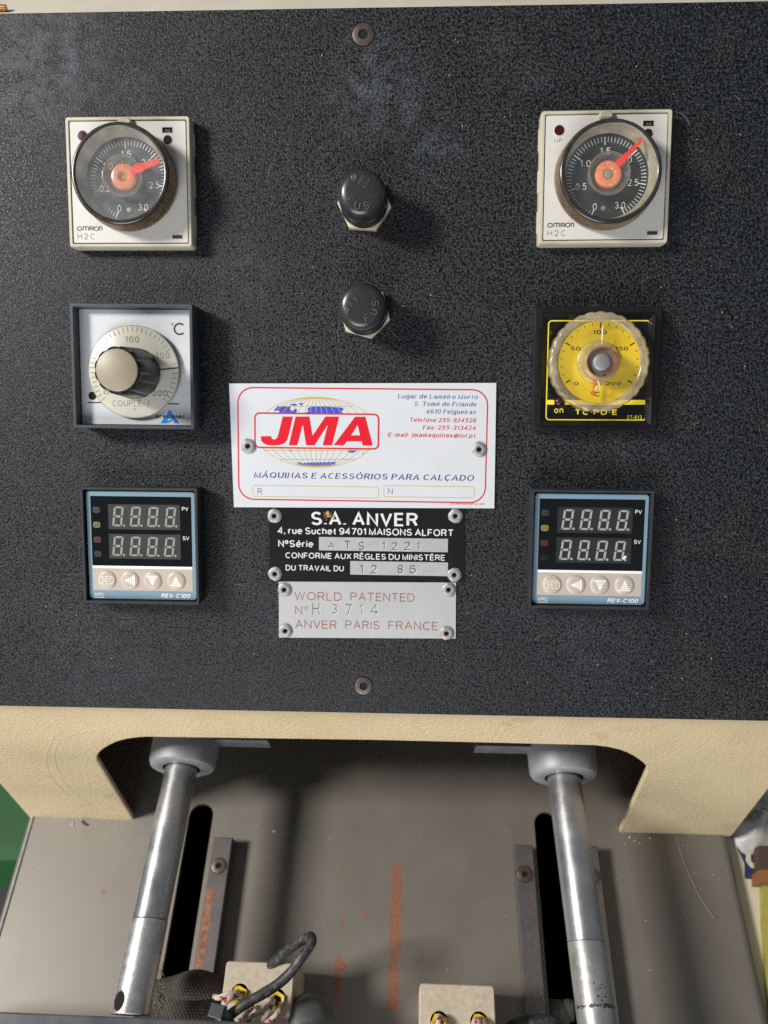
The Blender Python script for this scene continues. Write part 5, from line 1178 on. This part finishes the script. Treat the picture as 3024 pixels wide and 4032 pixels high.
# ================================================================== surroundings seen past the table
fl = G(); fl.poly([[(-3000, -3000), (3000, -3000), (3000, 3000), (-3000, 3000)]], TZ - 700)
o = fl.build('floor', mat('dark_workshop_floor', (.06, .055, .045), .8, var=.3, vs=200, dirt=(.10, .09, .05), ds=150, da=.4)); tag(o, 'dark dusty workshop floor', kind='structure')
ZC_ = TZ - 130
M_green = mat('green_crate_plastic', (.010, .085, .016), .5, spec=.25, var=.1, vs=20)
q = onlevel(0, 3362, ZC_); qr = onlevel(150, 3362, ZC_)
ck = wthing('crate', 'green plastic crate standing left of the work table', 'crate', (q.x - 60, q.y + 60, ZC_ - 120))
X0, X1, Y0, Y1 = q.x - 220, qr.x + 60, q.y, q.y + 190
g = G()
g.poly([rr2(X1 - X0, Y1 - Y0, 12, (X0 + X1) / 2, (Y0 + Y1) / 2), rr2(X1 - X0 - 6, Y1 - Y0 - 6, 9, (X0 + X1) / 2, (Y0 + Y1) / 2)], ZC_ - 120, ZC_ - 6); wpart(g, 'wall', M_green, ck)
g = G(); g.poly([rr2(X1 - X0 + 8, Y1 - Y0 + 8, 14, (X0 + X1) / 2, (Y0 + Y1) / 2), rr2(X1 - X0 - 10, Y1 - Y0 - 10, 9, (X0 + X1) / 2, (Y0 + Y1) / 2)], ZC_ - 5.9, ZC_, ); wpart(g, 'rim', M_green, ck)
g = G(); g.poly([rr2(X1 - X0 - 7, Y1 - Y0 - 7, 9, (X0 + X1) / 2, (Y0 + Y1) / 2)], ZC_ - 45, ZC_ - 42); wpart(g, 'bottom', M_green, ck)
ZR = TZ - 9
M_carton = mat('cream_card', (.62, .56, .43), .6, var=.04, vs=20)
def prism(name, label, cat, pxs, z0, z1, m, mname='body'):
    P = [onlevel(*p, z1) for p in pxs]; c = sum((p for p in P), Vector()) / len(P)
    t = wthing(name, label, cat, (c.x, c.y, z0)); g = G(); pts = [(p.x, p.y) for p in P]
    ar = sum(a[0] * b[1] - b[0] * a[1] for a, b in zip(pts, pts[1:] + pts[:1]))
    if ar < 0: pts = pts[::-1]
    g.poly([pts], z0, z1); wpart(g, mname, m, t, smooth=False); return t
ct_ = prism('carton', 'cream carton with a navy printed corner right of the table', 'carton', ((2700, 3290), (2905, 3300), (3000, 3480), (3010, 3700), (3060, 4040), (2750, 4040)), ZR - 120, ZR, M_carton)
g = G(); P = [onlevel(*p, ZR) for p in ((2870, 3270), (2935, 3290), (2990, 3370), (2990, 3465), (2932, 3460), (2930, 3400))]; g.poly([[(p.x, p.y) for p in P]], ZR + .3)
wpart(g, 'navy_print', mat('navy_card', (.022, .038, .10), .5, var=.1, vs=20), ct_)
g = G(); g.line([tuple(onlevel(*p, ZR))[:2] for p in ((2975, 3325), (2955, 3335), (2945, 3360), (2945, 3390), (2958, 3408), (2978, 3415))], 1.3, ZR + .6)
wpart(g, 'printed_curve', M_carton, ct_)
prism('cardboard_box', 'brown cardboard box at the right edge of the photo', 'box', ((2985, 3330), (3200, 3330), (3200, 3450), (2990, 3440)), ZR - 120, ZR + 8, mat('brown_card', (.075, .045, .030), .7, var=.2, vs=20))
prism('box', 'orange brown box below the brown cardboard box', 'box', ((2992, 3425), (3200, 3425), (3200, 3478), (2992, 3474)), ZR - 122, ZR + 12, mat('orange_card', (.28, .11, .035), .6, var=.15, vs=20))
prism('pouch', 'yellow green pouch at the right edge of the photo', 'pouch', ((3000, 3478), (3200, 3478), (3200, 4060), (3040, 4060), (3005, 3640)), ZR - 122, ZR + 4, mat('olive_yellow_film', (.33, .30, .06), .45, var=.35, vs=22))
bg = wthing('plastic_bag', 'crumpled pale plastic bag with navy print right of the housing', 'bag', tuple(onlevel(3000, 3220, ZR - 60)))
c = onlevel(3010, 3225, ZR); g = G(); n = 40; rows = 24
rings = []
for i in range(rows + 1):
    th = R(-80 + 160 * i / rows); ringp = []
    for k in range(n):
        q = 2 * math.pi * k / n; r_ = 38 * (1 + .13 * math.sin(3 * q + 5 * th) + .09 * math.sin(7 * q - 4 * th) + .06 * math.sin(13 * q + 9 * th))
        ringp.append((c.x + r_ * math.cos(th) * math.cos(q), c.y + r_ * math.cos(th) * math.sin(q) + 5, ZR - 22 + 30 * math.sin(th) * (1 + .1 * math.sin(5 * q))))
    rings.append(ringp)
g.loft(rings); wpart(g, 'film', mat('pale_film', (.50, .47, .44), .35, var=.35, vs=16, dirt=(.03, .035, .11), ds=45, da=.35), bg, ang=80)
# brass fitting lying on the machine's top, upper left corner
q = onplane(8, 28, Vector((0, ytop, ztop + 3)), Vector((0, 0, 1)))
bf = wthing('brass_pipe', 'short copper coloured pipe on the housing top in the upper left corner', 'pipe', tuple(q))
g = G(); g.tube([(q.x - 40, q.y + 3, ztop + 2.0), (q.x - 10, q.y + 2.2, ztop + 2.0), (q.x + 0.5, q.y + 2, ztop + 2.0)], 1.2, 16); wpart(g, 'pipe', mat('copper_pipe', (.50, .24, .09), .3, metal=.6, var=.15, vs=4), bf)
